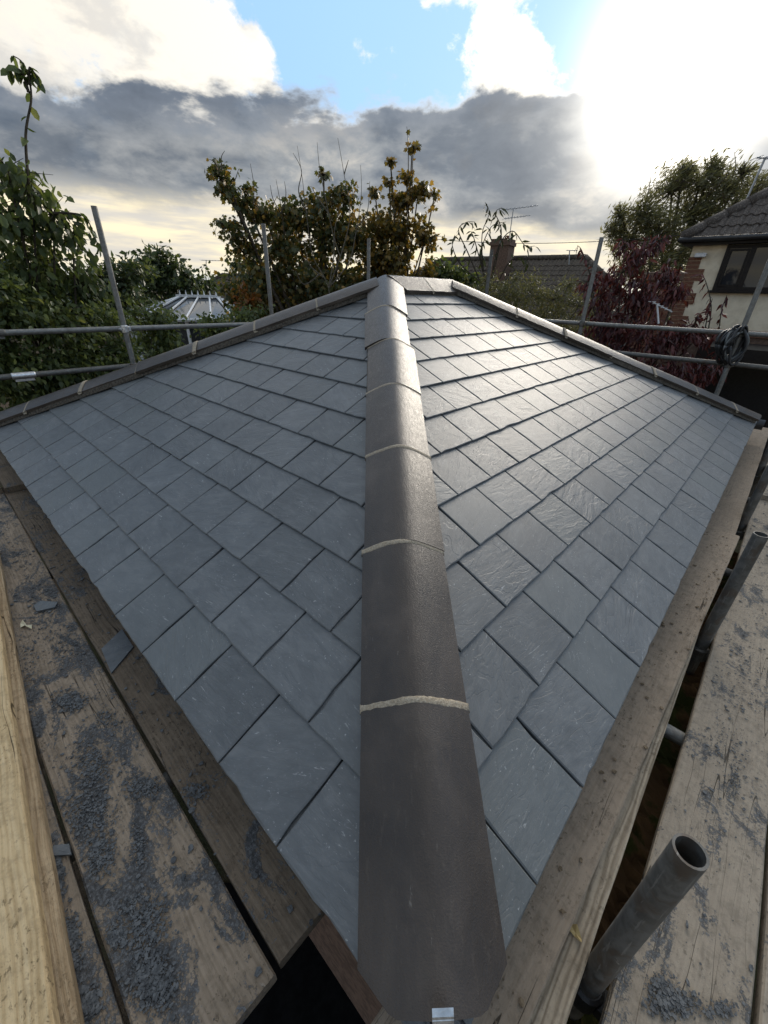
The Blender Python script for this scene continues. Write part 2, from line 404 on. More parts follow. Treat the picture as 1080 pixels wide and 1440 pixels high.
TWIG = mat_plain('pale_twig', (.09, .078, .058), (.16, .138, .108), 30, .9, 0, .2, .3, .002)
STEM = mat_plain('dark_stem', (.035, .030, .022), (.07, .058, .042), 30, .9, 0, .2, .3, .002)
def mat_glass():
    mt, h, out = material('window_glass')
    p = h.n('ShaderNodeBsdfPrincipled', {'Base Color': (.02, .024, .028), 'Roughness': .04, 'Specular IOR Level': .5, 'IOR': 1.45})
    h.nt.links.new(p.outputs[0], out.inputs[0]); return mt
GLASS = mat_glass()
GLASS2 = mat_plain('conservatory_glass', (.10, .115, .125), (.16, .18, .19), 10, .12, 0, .8, 0)

# ================================================================== ground
def mat_ground():
    mt, h, out = material('garden_ground')
    co = h.n('ShaderNodeTexCoord').outputs['Object']
    n1 = h.noise(co, .7, 6, .6, .3); n2 = h.noise(co, 9, 5, .65); n3 = h.noise(co, 60, 3, .7)
    c = h.ramp(n2, [(.3, (.030, .022, .015)), (.55, (.070, .050, .032)), (.75, (.13, .095, .06))])
    gcol = h.ramp(n3, [(.3, (.018, .020, .009)), (.7, (.050, .048, .022))])
    c = h.mix(h.ss(n1, .44, .58), c, gcol)
    bsdf(h, out, c, .95, 0, .15, h.M('ADD', h.M('MULTIPLY', n2, .6), h.M('MULTIPLY', n3, .4)), .8, .05); return mt
GZ = -2.4
b = MB(); N = 24; S = 900.0
xs = np.sign(np.linspace(-1, 1, N)) * np.abs(np.linspace(-1, 1, N)) ** 3 * S
P = [(x, y, 0) for x in xs for y in xs]
b.add(P, [(i * N + j, (i + 1) * N + j, (i + 1) * N + j + 1, i * N + j + 1) for i in range(N - 1) for j in range(N - 1)])
o = b.obj('ground', mat_ground()); o.location = (0, 0, GZ); tag(o, kind='structure')

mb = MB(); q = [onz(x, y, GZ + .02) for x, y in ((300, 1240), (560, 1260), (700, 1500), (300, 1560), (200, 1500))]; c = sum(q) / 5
mb.add([tuple(p - c) for p in q] + [tuple(p - c - np.array([0, 0, .015])) for p in q], [(4, 3, 2, 1, 0), (5, 6, 7, 8, 9)]); o = mb.obj('gap_shade_sheet', MEMBRANE_SHADE); o.location = tuple(c)  # added near-black sheet: its colour stands in for shade down the gap
tag(o, 'near-black sheet added on the ground as painted shade in the gap at the foot of the hip', 'painted shade')

# ================================================================== the slated roof
PIT = 0.44617; HW = 2.2665; RL = 0.7951
cp, sp, tp = math.cos(PIT), math.sin(PIT), math.tan(PIT)
GA = 0.205; SW = 0.25; SLEN = .415
LR = 2 * HW + RL                                     # right eave
building = empty('slate_roofed_building', (HW, HW, GZ), 'low building with a newly laid blue grey slate hipped roof inside the scaffolding', 'building')
building_inv = Matrix.Translation((-HW, -HW, -GZ))
def part(mb, name, mat, parent=building, M=None, smooth=False):
    o = bpy.data.objects.new(name, mb.mesh(name, mat, smooth)); COL.objects.link(o); o.parent = parent
    base = building_inv if parent is building else Matrix.Identity(4)
    o.matrix_local = base @ (M if M is not None else Matrix.Identity(4)); return o

def clip(poly, nx, ny, c):                           # keep nx*x+ny*y>=c
    out = []
    for i in range(len(poly)):
        p, q = poly[i], poly[(i + 1) % len(poly)]
        dp, dq = nx * p[0] + ny * p[1] - c, nx * q[0] + ny * q[1] - c
        if dp >= 0: out.append(p)
        if dp * dq < 0:
            t = dp / (dp - dq); out.append((p[0] + t * (q[0] - p[0]), p[1] + t * (q[1] - p[1])))
    return out
def area(p): return .5 * sum(p[i][0] * p[(i + 1) % len(p)][1] - p[(i + 1) % len(p)][0] * p[i][1] for i in range(len(p)))
TH = .0080
def slate_mb(poly):
    """poly: counter-clockwise outline, y measured from the tail"""
    if area(poly) < 0: poly = poly[::-1]
    n = len(poly); cx = sum(p[0] for p in poly) / n; cy = sum(p[1] for p in poly) / n
    zt = lambda y: .0196 * (1 - y / .43) + TH - .0276
    mb = MB(); V = []
    for x, y in poly: V.append((x, y, zt(y) - TH))
    for x, y in poly: V.append((x, y, zt(y) - .0022))
    for x, y in poly:
        d = math.hypot(x - cx, y - cy); k = max(0, 1 - random.uniform(.0025, .0055) / max(d, .02))
        V.append((cx + (x - cx) * k, cy + (y - cy) * k, zt(cy + (y - cy) * k)))
    F = [tuple(2 * n + i for i in range(n))]
    for k in (0, 1):
        for i in range(n): j = (i + 1) % n; F.append((k * n + i, k * n + j, (k + 1) * n + j, (k + 1) * n + i))
    mb.add(V, F); return mb
def outline(w, gap=.0038, jit=.0015):
    J = lambda: random.uniform(-jit, jit)
    h = gap / 2
    K = lambda: random.uniform(0, .0016) + (random.uniform(.002, .0055) if random.random() < .14 else 0)     # nibbled edges
    return [(h + K() * .6, K() * .6)] + [(w * t, K()) for t in (.17, .34, .5, .67, .84)] + [(w - h - K() * .6, K() * .6)] + \
           [(w - h - K(), y) for y in (.05, .10, .15, .20)] + [(w - h, SLEN), (h, SLEN)] + [(h + K(), y) for y in (.20, .15, .10, .05)]
FULL = [slate_mb(outline(SW)).mesh('slate', SLATE) for _ in range(16)]
FULLM = []
for me in FULL:                                       # mirrored copies for the left slope
    m2 = me.copy(); co = np.zeros(len(m2.vertices) * 3); m2.vertices.foreach_get('co', co); co[0::3] *= -1
    m2.vertices.foreach_set('co', co); m2.flip_normals(); FULLM.append(m2)
YMAX = HW / cp - .045
def lay_slates(left):
    Lm = 2 * HW if left else LR
    ex, ey, ez = ((0, -1, 0), (cp, 0, sp), (-sp, 0, cp)) if left else ((1, 0, 0), (0, cp, sp), (0, -sp, cp))
    ex, ey, ez = map(np.array, (ex, ey, ez)); sg = -1 if left else 1
    j0 = .43 if left else .322
    for k in range(13):
        y0 = k * GA
        s = j0 + (k % 2) * SW / 2 - 20 * SW
        while s < Lm:
            w = SW
            full = [(s, y0), (s + w, y0), (s + w, y0 + SLEN), (s, y0 + SLEN)]
            q = full
            for nx, ny, c in ((1, -cp, .03), (-1, -cp, -(Lm - .03)), (0, -1, -YMAX)): q = clip(q, nx, ny, c) if len(q) > 2 else []
            if len(q) > 2 and abs(area(q)) > .0006:
                whole = abs(area(q)) > w * SLEN * .999
                org = ex * (sg * s) + ey * y0
                lift = random.uniform(-.0006, .0016); rz = random.gauss(0, .0016)
                M = frame(org + ez * lift, ex, ey, ez) @ Matrix.Rotation(rz, 4, 'Z') @ Matrix.Rotation(random.gauss(0, .0012), 4, 'Y')
                if whole: me = random.choice(FULLM if left else FULL)
                else:
                    q2 = [(x - s, y - y0) for x, y in outline(w)]
                    q2 = [(x + s, y) for x, y in q2]
                    q2 = outline(w); 
                    for nx, ny, c in ((1, -cp, .03 - s + cp * y0), (-1, -cp, -(Lm - .03) + s + cp * y0), (0, -1, -YMAX + y0)):
                        q2 = clip(q2, nx, ny, c) if len(q2) > 2 else []
                    if len(q2) < 3 or abs(area(q2)) < .0004: s += w; continue
                    if left: q2 = [(-x, y) for x, y in q2]
                    me = slate_mb(q2).mesh('slate', SLATE)
                o = bpy.data.objects.new('slate', me); COL.objects.link(o); o.parent = building; o.matrix_local = building_inv @ M
            s += w
    # under-eave course and underlay
    mb = MB(); y1 = HW / cp - .02
    poly = [(.02, .02), (Lm - .02, .02), (Lm - y1 * cp, y1), (y1 * cp, y1)]
    V = [ex * (sg * x) + ey * y + ez * -.0345 for x, y in poly]
    mb.add(V, [(0, 1, 2, 3) if not left else (3, 2, 1, 0)]); part(mb, 'underlay', MEMBRANE_SHADE)
    mb = MB()
    V = [(.015, .004, -.0155), (Lm - .015, .004, -.0155), (Lm - .2, .2, -.0330), (.2, .2, -.0330)]
    V += [(x, y, z + .0055) for x, y, z in V]
    V = [ex * (sg * x) + ey * y + ez * z for x, y, z in V]
    mb.add(V, [(3, 2, 1, 0), (4, 5, 6, 7), (0, 1, 5, 4), (1, 2, 6, 5), (2, 3, 7, 6), (3, 0, 4, 7)]); part(mb, 'under_eave_course', SLATE)
lay_slates(True); lay_slates(False)
# the two far slopes, out of the camera's sight, as coursed sheets
A1 = np.array([HW, HW, HW * tp]); A2 = np.array([HW + RL, HW, HW * tp])
C00, CL, CR, CB = np.array([0, 0, 0.]), np.array([0, 2 * HW, 0.]), np.array([LR, 0, 0.]), np.array([LR, 2 * HW, 0.])
mb = MB()
for e0, e1, a0, a1 in ((CB, CL, A2, A1), (CR, CB, A2, A2)):
    n_ = unit(np.cross(e1 - e0, a1 - e0))
    for k in range(12):
        t0, t1 = k / 12, (k + 1) / 12
        f = lambda t, e, a: e + (a - e) * t
        p = [f(t0, e0, a0) - n_ * .003, f(t0, e1, a1) - n_ * .003, f(t1, e1, a1) - n_ * .014, f(t1, e0, a0) - n_ * .014]
        mb.add(p + [p[0] - n_ * .012, p[1] - n_ * .012], [(0, 1, 2, 3), (4, 5, 1, 0)])
part(mb, 'far_slope', SLATE)
# wall, fascia, soffit
def ring(z0, z1, i0, i1, name, mat):
    mb = MB()
    x0, x1, y0, y1 = i0, LR - i0, i0, 2 * HW - i0; t = i1
    mb.box((x0, y0, z0), (x1, y0 + t, z1)); mb.box((x0, y1 - t, z0), (x1, y1, z1))
    mb.box((x0, y0 + t, z0), (x0 + t, y1 - t, z1)); mb.box((x1 - t, y0 + t, z0), (x1, y1 - t, z1))
    return part(mb, name, mat)
ring(-.146, -.045, .045, .02, 'fascia', BLACK)
ring(-.152, -.1465, .047, .26, 'soffit', BLACK)
ring(GZ, -.153, .28, .12, 'wall', BRICK2)

# ---- ridge and hip tiles
def prof_z(x): return .0818 - math.sqrt((x * .66) ** 2 + .035 ** 2)
def ridge_z(x): return .080 - math.sqrt((x * .92) ** 2 + .018 ** 2)
XS = [.128 * math.copysign(abs(t) ** 1.35, t) for t in np.linspace(-1, 1, 21)]
PROF = [(x, prof_z(x)) for x in XS]; RPROF = [(x * .92, ridge_z(x * .92)) for x in XS]
def tile_mb(y0, y1, cut0=None, cut1=None, t=.016, ny=7, prof=None):
    """angle tile along +y; cut0/cut1(x) give the end shapes"""
    P_ = prof or PROF; mb = MB(); nx = len(P_); V = []
    jig = [random.uniform(-.0010, .0010) for _ in range(ny)]
    for j in range(ny):
        f = j / (ny - 1)
        for (x, z) in P_:
            a = cut0(x) if cut0 else y0; b_ = cut1(x) if cut1 else y1
            V.append((x * (1 + jig[j]), a + (b_ - a) * f, z + jig[j]))
    nv = len(V)
    for (x, y, z) in V[:nv]: V.append((x * .985, y, z - t))
    F = []
    for j in range(ny - 1):
        for i in range(nx - 1):
            a = j * nx + i; F.append((a, a + 1, a + nx + 1, a + nx)); F.append((nv + a, nv + a + nx, nv + a + nx + 1, nv + a + 1))
    for j in range(ny - 1):
        a = j * nx; F.append((a, a + nx, nv + a + nx, nv + a)); a += nx - 1; F.append((a, nv + a, nv + a + nx, a + nx))
    for i in range(nx - 1):
        F.append((i, nv + i, nv + i + 1, i + 1)); a = (ny - 1) * nx + i; F.append((a, a + 1, nv + a + 1, nv + a))
    mb.add(V, F); return mb
def mortar_mb(y, wdt=.016, proud=.0012, pz_=None, hw=.131):
    prof_z = pz_ or globals()['prof_z']
    mb = MB(); V = []; n = 33
    for i in range(n):
        x = -hw + 2 * hw * i / (n - 1); z = prof_z(x)
        e0 = random.uniform(-.0012, .0010) + .0009 * math.sin(i * .55 + y * 9); e1 = random.uniform(-.0010, .0012) + .0009 * math.sin(i * .4 + y * 5); pz = proud + random.uniform(-.0002, .0003)
        V += [(x, y - wdt / 2 - .003 + e0, z - .0015), (x, y - wdt * .3 + e0, z + pz), (x, y + wdt * .3 + e1, z + pz), (x, y + wdt / 2 + .003 + e1, z - .0015),
              (x, y + wdt / 2, z - .017), (x, y - wdt / 2, z - .017)]
    F = []
    for i in range(n - 1):
        for k in range(6): a = i * 6 + k; c = i * 6 + (k + 1) % 6; F.append((a, c, c + 6, a + 6))
    F.append(tuple(range(6))); F.append(tuple((n - 1) * 6 + k for k in range(6))[::-1])
    mb.add(V, F); return mb
def bed_mb(y0, y1, prof_z=prof_z, hw=.128, sl=.328):
    """mortar bedding under both wings, set back from the tile edge"""
    mb = MB()
    for s in (-1, 1):
        V = []; n = 24
        for i in range(n):
            y = y0 + (y1 - y0) * i / (n - 1); e = random.uniform(-.003, .002)
            xo = s * (hw - .007 + e)
            V += [(xo, y, prof_z(hw - .006) - .0165), (xo + s * .002, y, -(hw - .006) * sl - .012), (s * .07, y, -.07 * sl - .012), (s * .07, y, prof_z(.07) - .0165)]
        F = []
        for i in range(n - 1):
            for k in range(4): a = i * 4 + k; c = i * 4 + (k + 1) % 4; F.append((a, c, c + 4, a + 4))
        mb.add(V, F)
    return mb
BED = mat_plain('dark_bedding_mortar', (.055, .048, .040), (.13, .115, .095), 90, .95, 0, .1, .7, .004)
def hip_run(o0, d, side, joints, y_start, y_end, cut0=None, cut1=None, name='hip_tile', ridge=False, jw=.016):
    pf = RPROF if ridge else None
    ey = unit(d); ex = unit(side); ex = unit(ex - ey * (ex @ ey)); ez = np.cross(ex, ey)
    M = frame(np.asarray(o0, float), ex, ey, ez)
    ys = [y_start] + list(joints) + [y_end]
    for i in range(len(ys) - 1):
        c0 = cut0 if i == 0 else None; c1 = cut1 if i == len(ys) - 2 else None
        mb = tile_mb(ys[i] + (.004 if i else 0), ys[i + 1] - (.004 if i < len(ys) - 2 else 0), c0, c1, prof=pf)
        Mi = M @ Matrix.Translation((random.uniform(-.003, .003), 0, random.uniform(-.0015, .003))) @ Matrix.Rotation(random.gauss(0, .004), 4, 'Z') @ Matrix.Rotation(random.gauss(0, .008), 4, 'Y')
        t = part(mb, name, TILE, M=Mi); smooth_by_angle(t.data, 38)
        if i < len(ys) - 2:
            q = mortar_mb(ys[i + 1], pz_=ridge_z, hw=.120) if ridge else mortar_mb(ys[i + 1], jw); jo = bpy.data.objects.new('mortar_joint', q.mesh('mortar_joint', MORTAR, True)); link(jo, t)
    part(bed_mb(ys[0], ys[-1], ridge_z, .118, tp) if ridge else bed_mb(ys[0] + .13, ys[-1] - .02), 'mortar_bedding', BED, M=M)
HL = 3.3837
hipd = unit([1, 1, tp]); 
hip_run((0, 0, 0), hipd, (1, -1, 0), [.532 + .469 * i for i in range(6)] , .0, HL + .035,
        cut0=lambda x: max(.068, .93 * abs(x) + .0), cut1=lambda x: HL + .06 - .45 * abs(x))
hip_run(CL + np.array([0, 0, .017]), unit([1, -1, tp]), (-1, -1, 0), [.489 + .479 * i for i in range(6)], .0, HL - .05, jw=.026,
        cut0=lambda x: max(.04, .93 * abs(x)))
hip_run(CR + np.array([0, 0, .017]), unit([-1, 1, tp]), (1, 1, 0), [.39 + .477 * i for i in range(6)], .0, HL - .005, jw=.022,
        cut0=lambda x: max(.04, .93 * abs(x)))
hip_run(CB, unit([-1, -1, tp]), (-1, 1, 0), [.4 + .477 * i for i in range(6)], .0, HL - .06,
        cut0=lambda x: max(.04, .93 * abs(x)))
hip_run(A1, (1, 0, 0), (0, -1, 0), [.42], .07, RL + .02, name='ridge_tile', ridge=True,
        cut0=lambda x: .02 + .75 * abs(x), cut1=lambda x: RL + .03 - .5 * abs(x))
# galvanised hip iron curled up at the foot of the hip
mb = MB(); hw_ = .016; cp0 = []
for t in np.linspace(0, 1, 7): cp0.append((-.10 + .12 * t, .012))
for a in np.linspace(-90, 60, 9): cp0.append((.02 + .0 + .03 * math.cos(R_(a)) , .042 + .03 * math.sin(R_(a))))
V = []
for (d_, z_) in cp0:
    for s in (-1, 1): V += [(s * hw_, -d_, z_)]
n = len(cp0); V2 = [(x, y + .003, z + .004) for x, y, z in V]
mb.add(V + V2, [(2 * i, 2 * i + 1, 2 * i + 3, 2 * i + 2) for i in range(n - 1)] + [(2 * n + 2 * i + 2, 2 * n + 2 * i + 3, 2 * n + 2 * i + 1, 2 * n + 2 * i) for i in range(n - 1)]
       + [(2 * i, 2 * i + 2, 2 * n + 2 * i + 2, 2 * n + 2 * i) for i in range(n - 1)] + [(2 * i + 3, 2 * i + 1, 2 * n + 2 * i + 1, 2 * n + 2 * i + 3) for i in range(n - 1)]
       + [(2 * n - 2, 2 * n - 1, 4 * n - 1, 4 * n - 2)])
ey = unit([1, 1, 0]); ex = unit([1, -1, 0])
part(mb, 'hip_iron', ZINC, M=frame(np.array([.062, .062, .030]), ex, ey, np.cross(ex, ey)))
# end of the black gutter at the far right corner
mb = MB(); mb.tube([(LR + .03, -.06, -.035), (LR + .03, .5, -.035)], .05, 12); part(mb, 'gutter', BLACK, smooth=True)

# ================================================================== scaffold boards
def board(name, x0, y0, x1, y1, wdt, ztop, th, mat, label, cat='board', group=None, tilt=0.0, z1=None, side=1):
    """a board whose one long edge runs (x0,y0)->(x1,y1); it extends wdt to the left (side=1) or right (side=-1) of that edge"""
    L = math.hypot(x1 - x0, y1 - y0); dx, dy = (x1 - x0) / L, (y1 - y0) / L
    n = max(4, int(L / .12)); mb = MB(); V = []
    secs = []
    b = .004
    for i in range(n + 1):
        x = L * i / n; j = lambda a=.0012: random.uniform(-a, a)
        e = .004 if i in (0, n) else 0
        ya, yb = (0, wdt) if side > 0 else (-wdt, 0)
        ya += j(); yb += j(); zz = 0
        sec = [(x + e * 0, ya + b, -th), (x, ya, -th + b), (x, ya, -b + j()), (x, ya + b, j()), (x, (ya * 2 + yb) / 3, j(.0008)), (x, (ya + 2 * yb) / 3, j(.0008)),
               (x, yb - b, j()), (x, yb, -b + j()), (x, yb, -th + b), (x, yb - b, -th)]
        V += sec
    k = 10; F = []
    for i in range(n):
        for q in range(k): a = i * k + q; c = i * k + (q + 1) % k; F.append((a, a + k, c + k, c))
    F.append(tuple(range(k))); F.append(tuple(n * k + q for q in range(k))[::-1])
    mb.add(V, F)
    me = mb.mesh(name, mat); me.update()
    o = bpy.data.objects.new(name, me); link(o)
    pitch = 0 if z1 is None else math.atan2(z1 - ztop, L)
    ex = np.array([dx * math.cos(pitch), dy * math.cos(pitch), math.sin(pitch)]); ey = np.array([-dy, dx, 0]); ez = np.cross(ex, ey)
    o.matrix_world = frame(np.array([x0, y0, ztop]), ex, ey, ez)
    import bmesh
    bm = bmesh.new(); bm.from_mesh(me); bmesh.ops.recalc_face_normals(bm, faces=bm.faces); bm.to_mesh(me); bm.free()
    return tag(o, label, cat, group)
ZL = -.18
GB = 'scaffold boards along the left eave'
board('scaffold_board', .148, .332, .142, 3.55, .226, ZL, .036, W_DARK, 'dark brown scaffold board tight under the left slate eave', group=GB)
board('scaffold_board', -.092, .325, -.086, 3.5, .222, ZL, .036, W_GREY, 'wide grey scaffold board covered in slate dust, second out from the left eave', group=GB)
board('scaffold_board', -.325, -.30, -.318, 3.5, .222, ZL, .036, W_GREY, 'slate strewn scaffold board half hidden beside the fresh yellow timber', group=GB)
board('scaffold_board', .150, 3.40, .150, 7.0, .225, ZL + .0385, .036, W_DARK, 'dark scaffold board lapped at the far left end, nearest the slates', group=GB)
board('scaffold_board', -.088, 3.42, -.084, 7.0, .225, ZL + .0385, .036, W_DARK, 'dark scaffold board lapped at the far left end, away from the slates', group=GB)
board('scaffold_board', -.327, 3.38, -.322, 7.0, .225, ZL + .0385, .036, W_GREY, 'grey lapped scaffold board in the far left corner of the photo', group=GB)
board('sawn_timber', -.430, -.28, -.215, 2.6, .24, ZL + .0425, .040, W_SAWN, 'rough sawn brown timber under the fresh yellow timber', 'timber')
board('sawn_timber', -.452, -.28, -.237, 2.6, .24, ZL + .0425 + .0455, .043, W_NEW, 'fresh pale yellow timber lying along the left edge', 'timber')
GR = 'scaffold boards along the right eave'
board('scaffold_board', -.35, -.0585, 2.74, -.157, .208, -.160, .0365, W_TAN, 'brown mortar stained scaffold board against the right slate eave, nearer one', group=GR)
board('scaffold_board', 2.58, -.138, 6.1, -.138, .226, -.2, .037, W_TAN, 'brown scaffold board under the far half of the right slate eave', group=GR)
board('timber_joist', -.40, -.131, 1.85, -.127, .12, -.1985, .090, W_PALE, 'pale grained timber joist showing beneath the brown board on the right', 'timber')
board('scaffold_board', -.5, -.187, 3.9, -.187, .222, -.25, .036, W_OUT, 'weathered scaffold board with slate chippings right beside the upright tubes', group=GR, side=-1)
board('scaffold_board', -.5, -.421, 3.9, -.421, .222, -.25, .036, W_OUT, 'weathered scaffold board at the lower right corner beyond the dark gap', group=GR, side=-1)
board('scaffold_board', -.5, -.655, 3.9, -.655, .222, -.25, .036, W_OUT, 'third weathered scaffold board out from the upright tubes, at the right border', group=GR, side=-1)
board('scaffold_board', 3.75, -.19, 6.6, -.19, .222, -.213, .036, W_OUT, 'weathered scaffold board at the far right corner of the roof', group=GR, side=-1)
board('scaffold_board', 3.75, -.424, 6.6, -.424, .222, -.213, .036, W_OUT, 'far weathered scaffold board, outer one by the right corner of the roof', group=GR, side=-1)

# ================================================================== scaffold tubes
def tube_thing(p0, p1, label, mat=STEEL, name='scaffold_tube', r=.02415, group='scaffold tubes', n=20, bore=.84):
    p0, p1 = np.asarray(p0, float), np.asarray(p1, float)
    L = np.linalg.norm(p1 - p0); d = (p1 - p0) / L
    mb = MB(); mb.tube([(0, 0, L * t) for t in np.linspace(0, 1, 5)], r, n, bore=bore)
    o = bpy.data.objects.new(name, mb.mesh(name, mat)); smooth_by_angle(o.data, 50); link(o)
    a = np.array([0, 0, 1.]) if abs(d[2]) < .9 else np.array([1., 0, 0]); x = unit(np.cross(a, d)); o.matrix_world = frame(p0, x, np.cross(d, x), d)
    return tag(o, label, 'scaffold tube', group)
def coupler(parent, dist, mat=STEEL_DK, spin=0.0):
    """clamp round the tube: saddle, hinged flap, bolt with nut"""
    mb = MB()
    mb.tube([(0, 0, dist - .034), (0, 0, dist - .028), (0, 0, dist + .028), (0, 0, dist + .034)], [.027, .034, .034, .027], 16)
    Ms = Matrix.Rotation(spin, 4, 'Z')
    mb.box((.028, -.022, dist - .022), (.050, .022, dist + .022), Ms, bev=.004)
    mb.box((-.045, -.008, dist - .013), (-.028, .012, dist + .013), Ms, bev=.003)
    mb.tube([Ms @ Vector((-.040, -.035, dist)), Ms @ Vector((-.040, .028, dist))], .006, 8)
    mb.tube([Ms @ Vector((-.040, .020, dist)), Ms @ Vector((-.040, .034, dist))], .011, 6)
    o = bpy.data.objects.new('coupler', mb.mesh('coupler', mat)); link(o, parent); return o
t = tube_thing((.380, -.1535, GZ), (.380, -.1535, .297), 'open topped upright scaffold tube at the lower right, nearest the camera', STEEL_DK)
coupler(t, GZ * -1 - .325, BLACK)
t = tube_thing((1.762, -.1585, GZ), (1.762, -.1585, .272), 'open topped upright scaffold tube halfway along the right boards', STEEL_DK); coupler(t, 2.06)
t = tube_thing((3.20, -.1615, GZ), (3.20, -.1615, .153), 'short upright scaffold tube farthest along the right boards', STEEL_DK); coupler(t, 2.06)
t = tube_thing((4.55, -.1615, GZ), (4.55, -.1615, .16), 'upright scaffold tube near the right corner of the roof', STEEL_DK); coupler(t, 2.06)
tube_thing((1.205, -.095, -.3125), (1.205, -1.3, -.3125), 'pale short scaffold tube crossing the gap under the right boards')
tube_thing((2.55, .1, -.3125), (2.55, -1.3, -.3125), 'cross tube under the boards beyond the middle upright', STEEL_DK)
tube_thing((3.85, .1, -.3125), (3.85, -1.3, -.3125), 'cross tube under the lap of the outer right boards', STEEL_DK)
for y_, w_ in ((.9, 'near end of the left boards'), (2.3, 'middle of the left boards'), (3.45, 'lap of the left boards')):
    tube_thing((.19, y_, ZL - .062), (-1.0, y_, ZL - .062), 'cross tube under the ' + w_, STEEL_DK)
VL, UR = 4.9, 5.8
def rail(p0, p1, label, mat=STEEL): return tube_thing(p0, p1, label, mat, 'guard_rail')
rA = rail((-.75, VL, .655), (6.2, VL, .655), 'upper guard rail behind the left hip')
rB = rail((-.75, VL, .305), (6.2, VL, .305), 'lower guard rail meeting the left hip', STEEL_DK)
rC = rail((UR, -.55, .752), (UR, 5.2, .752), 'upper guard rail behind the right hip, in front of the red shrub')
rD = rail((UR, -.55, .448), (UR, 5.2, .448), 'lower guard rail behind the right hip, under the red shrub', STEEL_DK)
OFF = .052
p1 = tube_thing((1.30, VL - OFF, GZ), (1.30, VL - OFF, 1.635), 'upright scaffold tube on the left beside the leafy tree')
coupler(p1, .655 - GZ, ZINC, math.pi / 2); coupler(p1, .305 - GZ, STEEL_DK, math.pi / 2)
p2 = tube_thing((2.99, VL - OFF, GZ), (2.99, VL - OFF, 1.69), 'upright scaffold tube in front of the autumn tree, left of the ridge'); coupler(p2, .655 - GZ, STEEL_DK, math.pi / 2)
p3 = tube_thing((4.68, VL - OFF, GZ), (4.68, VL - OFF, 1.70), 'upright scaffold tube behind the peak of the roof'); coupler(p3, .655 - GZ, STEEL_DK, math.pi / 2)
p4 = tube_thing((UR - OFF, 3.50, GZ), (UR - OFF, 3.50, 1.60), 'upright scaffold tube in front of the bungalow chimney', STEEL_DK); coupler(p4, .752 - GZ, STEEL_DK)
p5 = tube_thing((UR - OFF, 2.06, GZ), (UR - OFF, 2.06, 1.67), 'upright scaffold tube leaning into the red shrub'); coupler(p5, .752 - GZ, STEEL_DK)
p6 = tube_thing((UR - OFF, .435, GZ), (UR - OFF, .435, 1.62), 'upright scaffold tube before the cream house, carrying the cable coil'); coupler(p6, .752 - GZ, STEEL_DK); coupler(p6, .448 - GZ, STEEL_DK)
# bright sleeve couplers with paper labels on the left rails
for rl, dd in ((rB, 1.16), (rA, 1.06)):
    mb = MB(); mb.tube([(0, 0, dd - .085), (0, 0, dd - .08), (0, 0, dd + .08), (0, 0, dd + .085)], [.026, .029, .029, .026], 18)
    mb.box((-.012, -.047, dd - .07), (.012, -.028, dd + .07), bev=.003)
    o = bpy.data.objects.new('sleeve_coupler', mb.mesh('sleeve_coupler', ZINC if rl is rB else STEEL_DK)); link(o, rl)
# coil of cable on the pole
cc = empty('cable_coil', (UR - OFF - .03, .47, .70), 'coil of black cable and grey hose slung on the scaffold pole by the cream house', 'cable coil')
CABLE = BLACK; HOSE = mat_plain('grey_hose', (.09, .10, .10), (.16, .17, .17), 12, .5)
for i in range(14):
    mb = MB(); pts = []; ra = random.uniform(.06, .115); rb_ = random.uniform(.12, .19); off = (i - 7) * .011; tl = random.uniform(-.25, .25)
    for k in range(25):
        t = 2 * math.pi * k / 24
        pts.append((off + .03 * math.sin(t + i) + tl * .1 * math.cos(t), ra * math.cos(t) + .01 * math.sin(3 * t + i), rb_ * math.sin(t) - .06))
    mb.tube(pts, random.uniform(.011, .015), 7)
    o = bpy.data.objects.new('cable_loop', mb.mesh('cable_loop', HOSE if i in (2, 6) else CABLE, True)); link(o, cc); o.rotation_euler = (0, 0, R_(random.uniform(35, 60)))

SOIL = mat_plain('mossy_soil', (.115, .070, .036), (.050, .056, .018), 7, .95, 0, .1, .9, .02, .46, .56)
mb = MB(); n1, n2 = 150, 14; V = []
for i in range(n1):
    for j in range(n2):
        x = -.25 + 3.4 * i / (n1 - 1); y = -.34 + .34 * j / (n2 - 1)
        V.append((x, y, -.47 + .018 * math.sin(x * 9 + y * 5) + random.uniform(-.012, .018)))
k = len(V); V += [(x, y, -.52) for x, y, z in (V[0], V[n2 - 1], V[-1], V[-n2])]
mb.add(V, [(i * n2 + j, (i + 1) * n2 + j, (i + 1) * n2 + j + 1, i * n2 + j + 1) for i in range(n1 - 1) for j in range(n2 - 1)] + [(k, k + 1, k + 2, k + 3)])
o = mb.obj('soil_ledge', SOIL); tag(o, 'brown mossy soil on the ledge seen through the gap between the right boards', kind='structure')
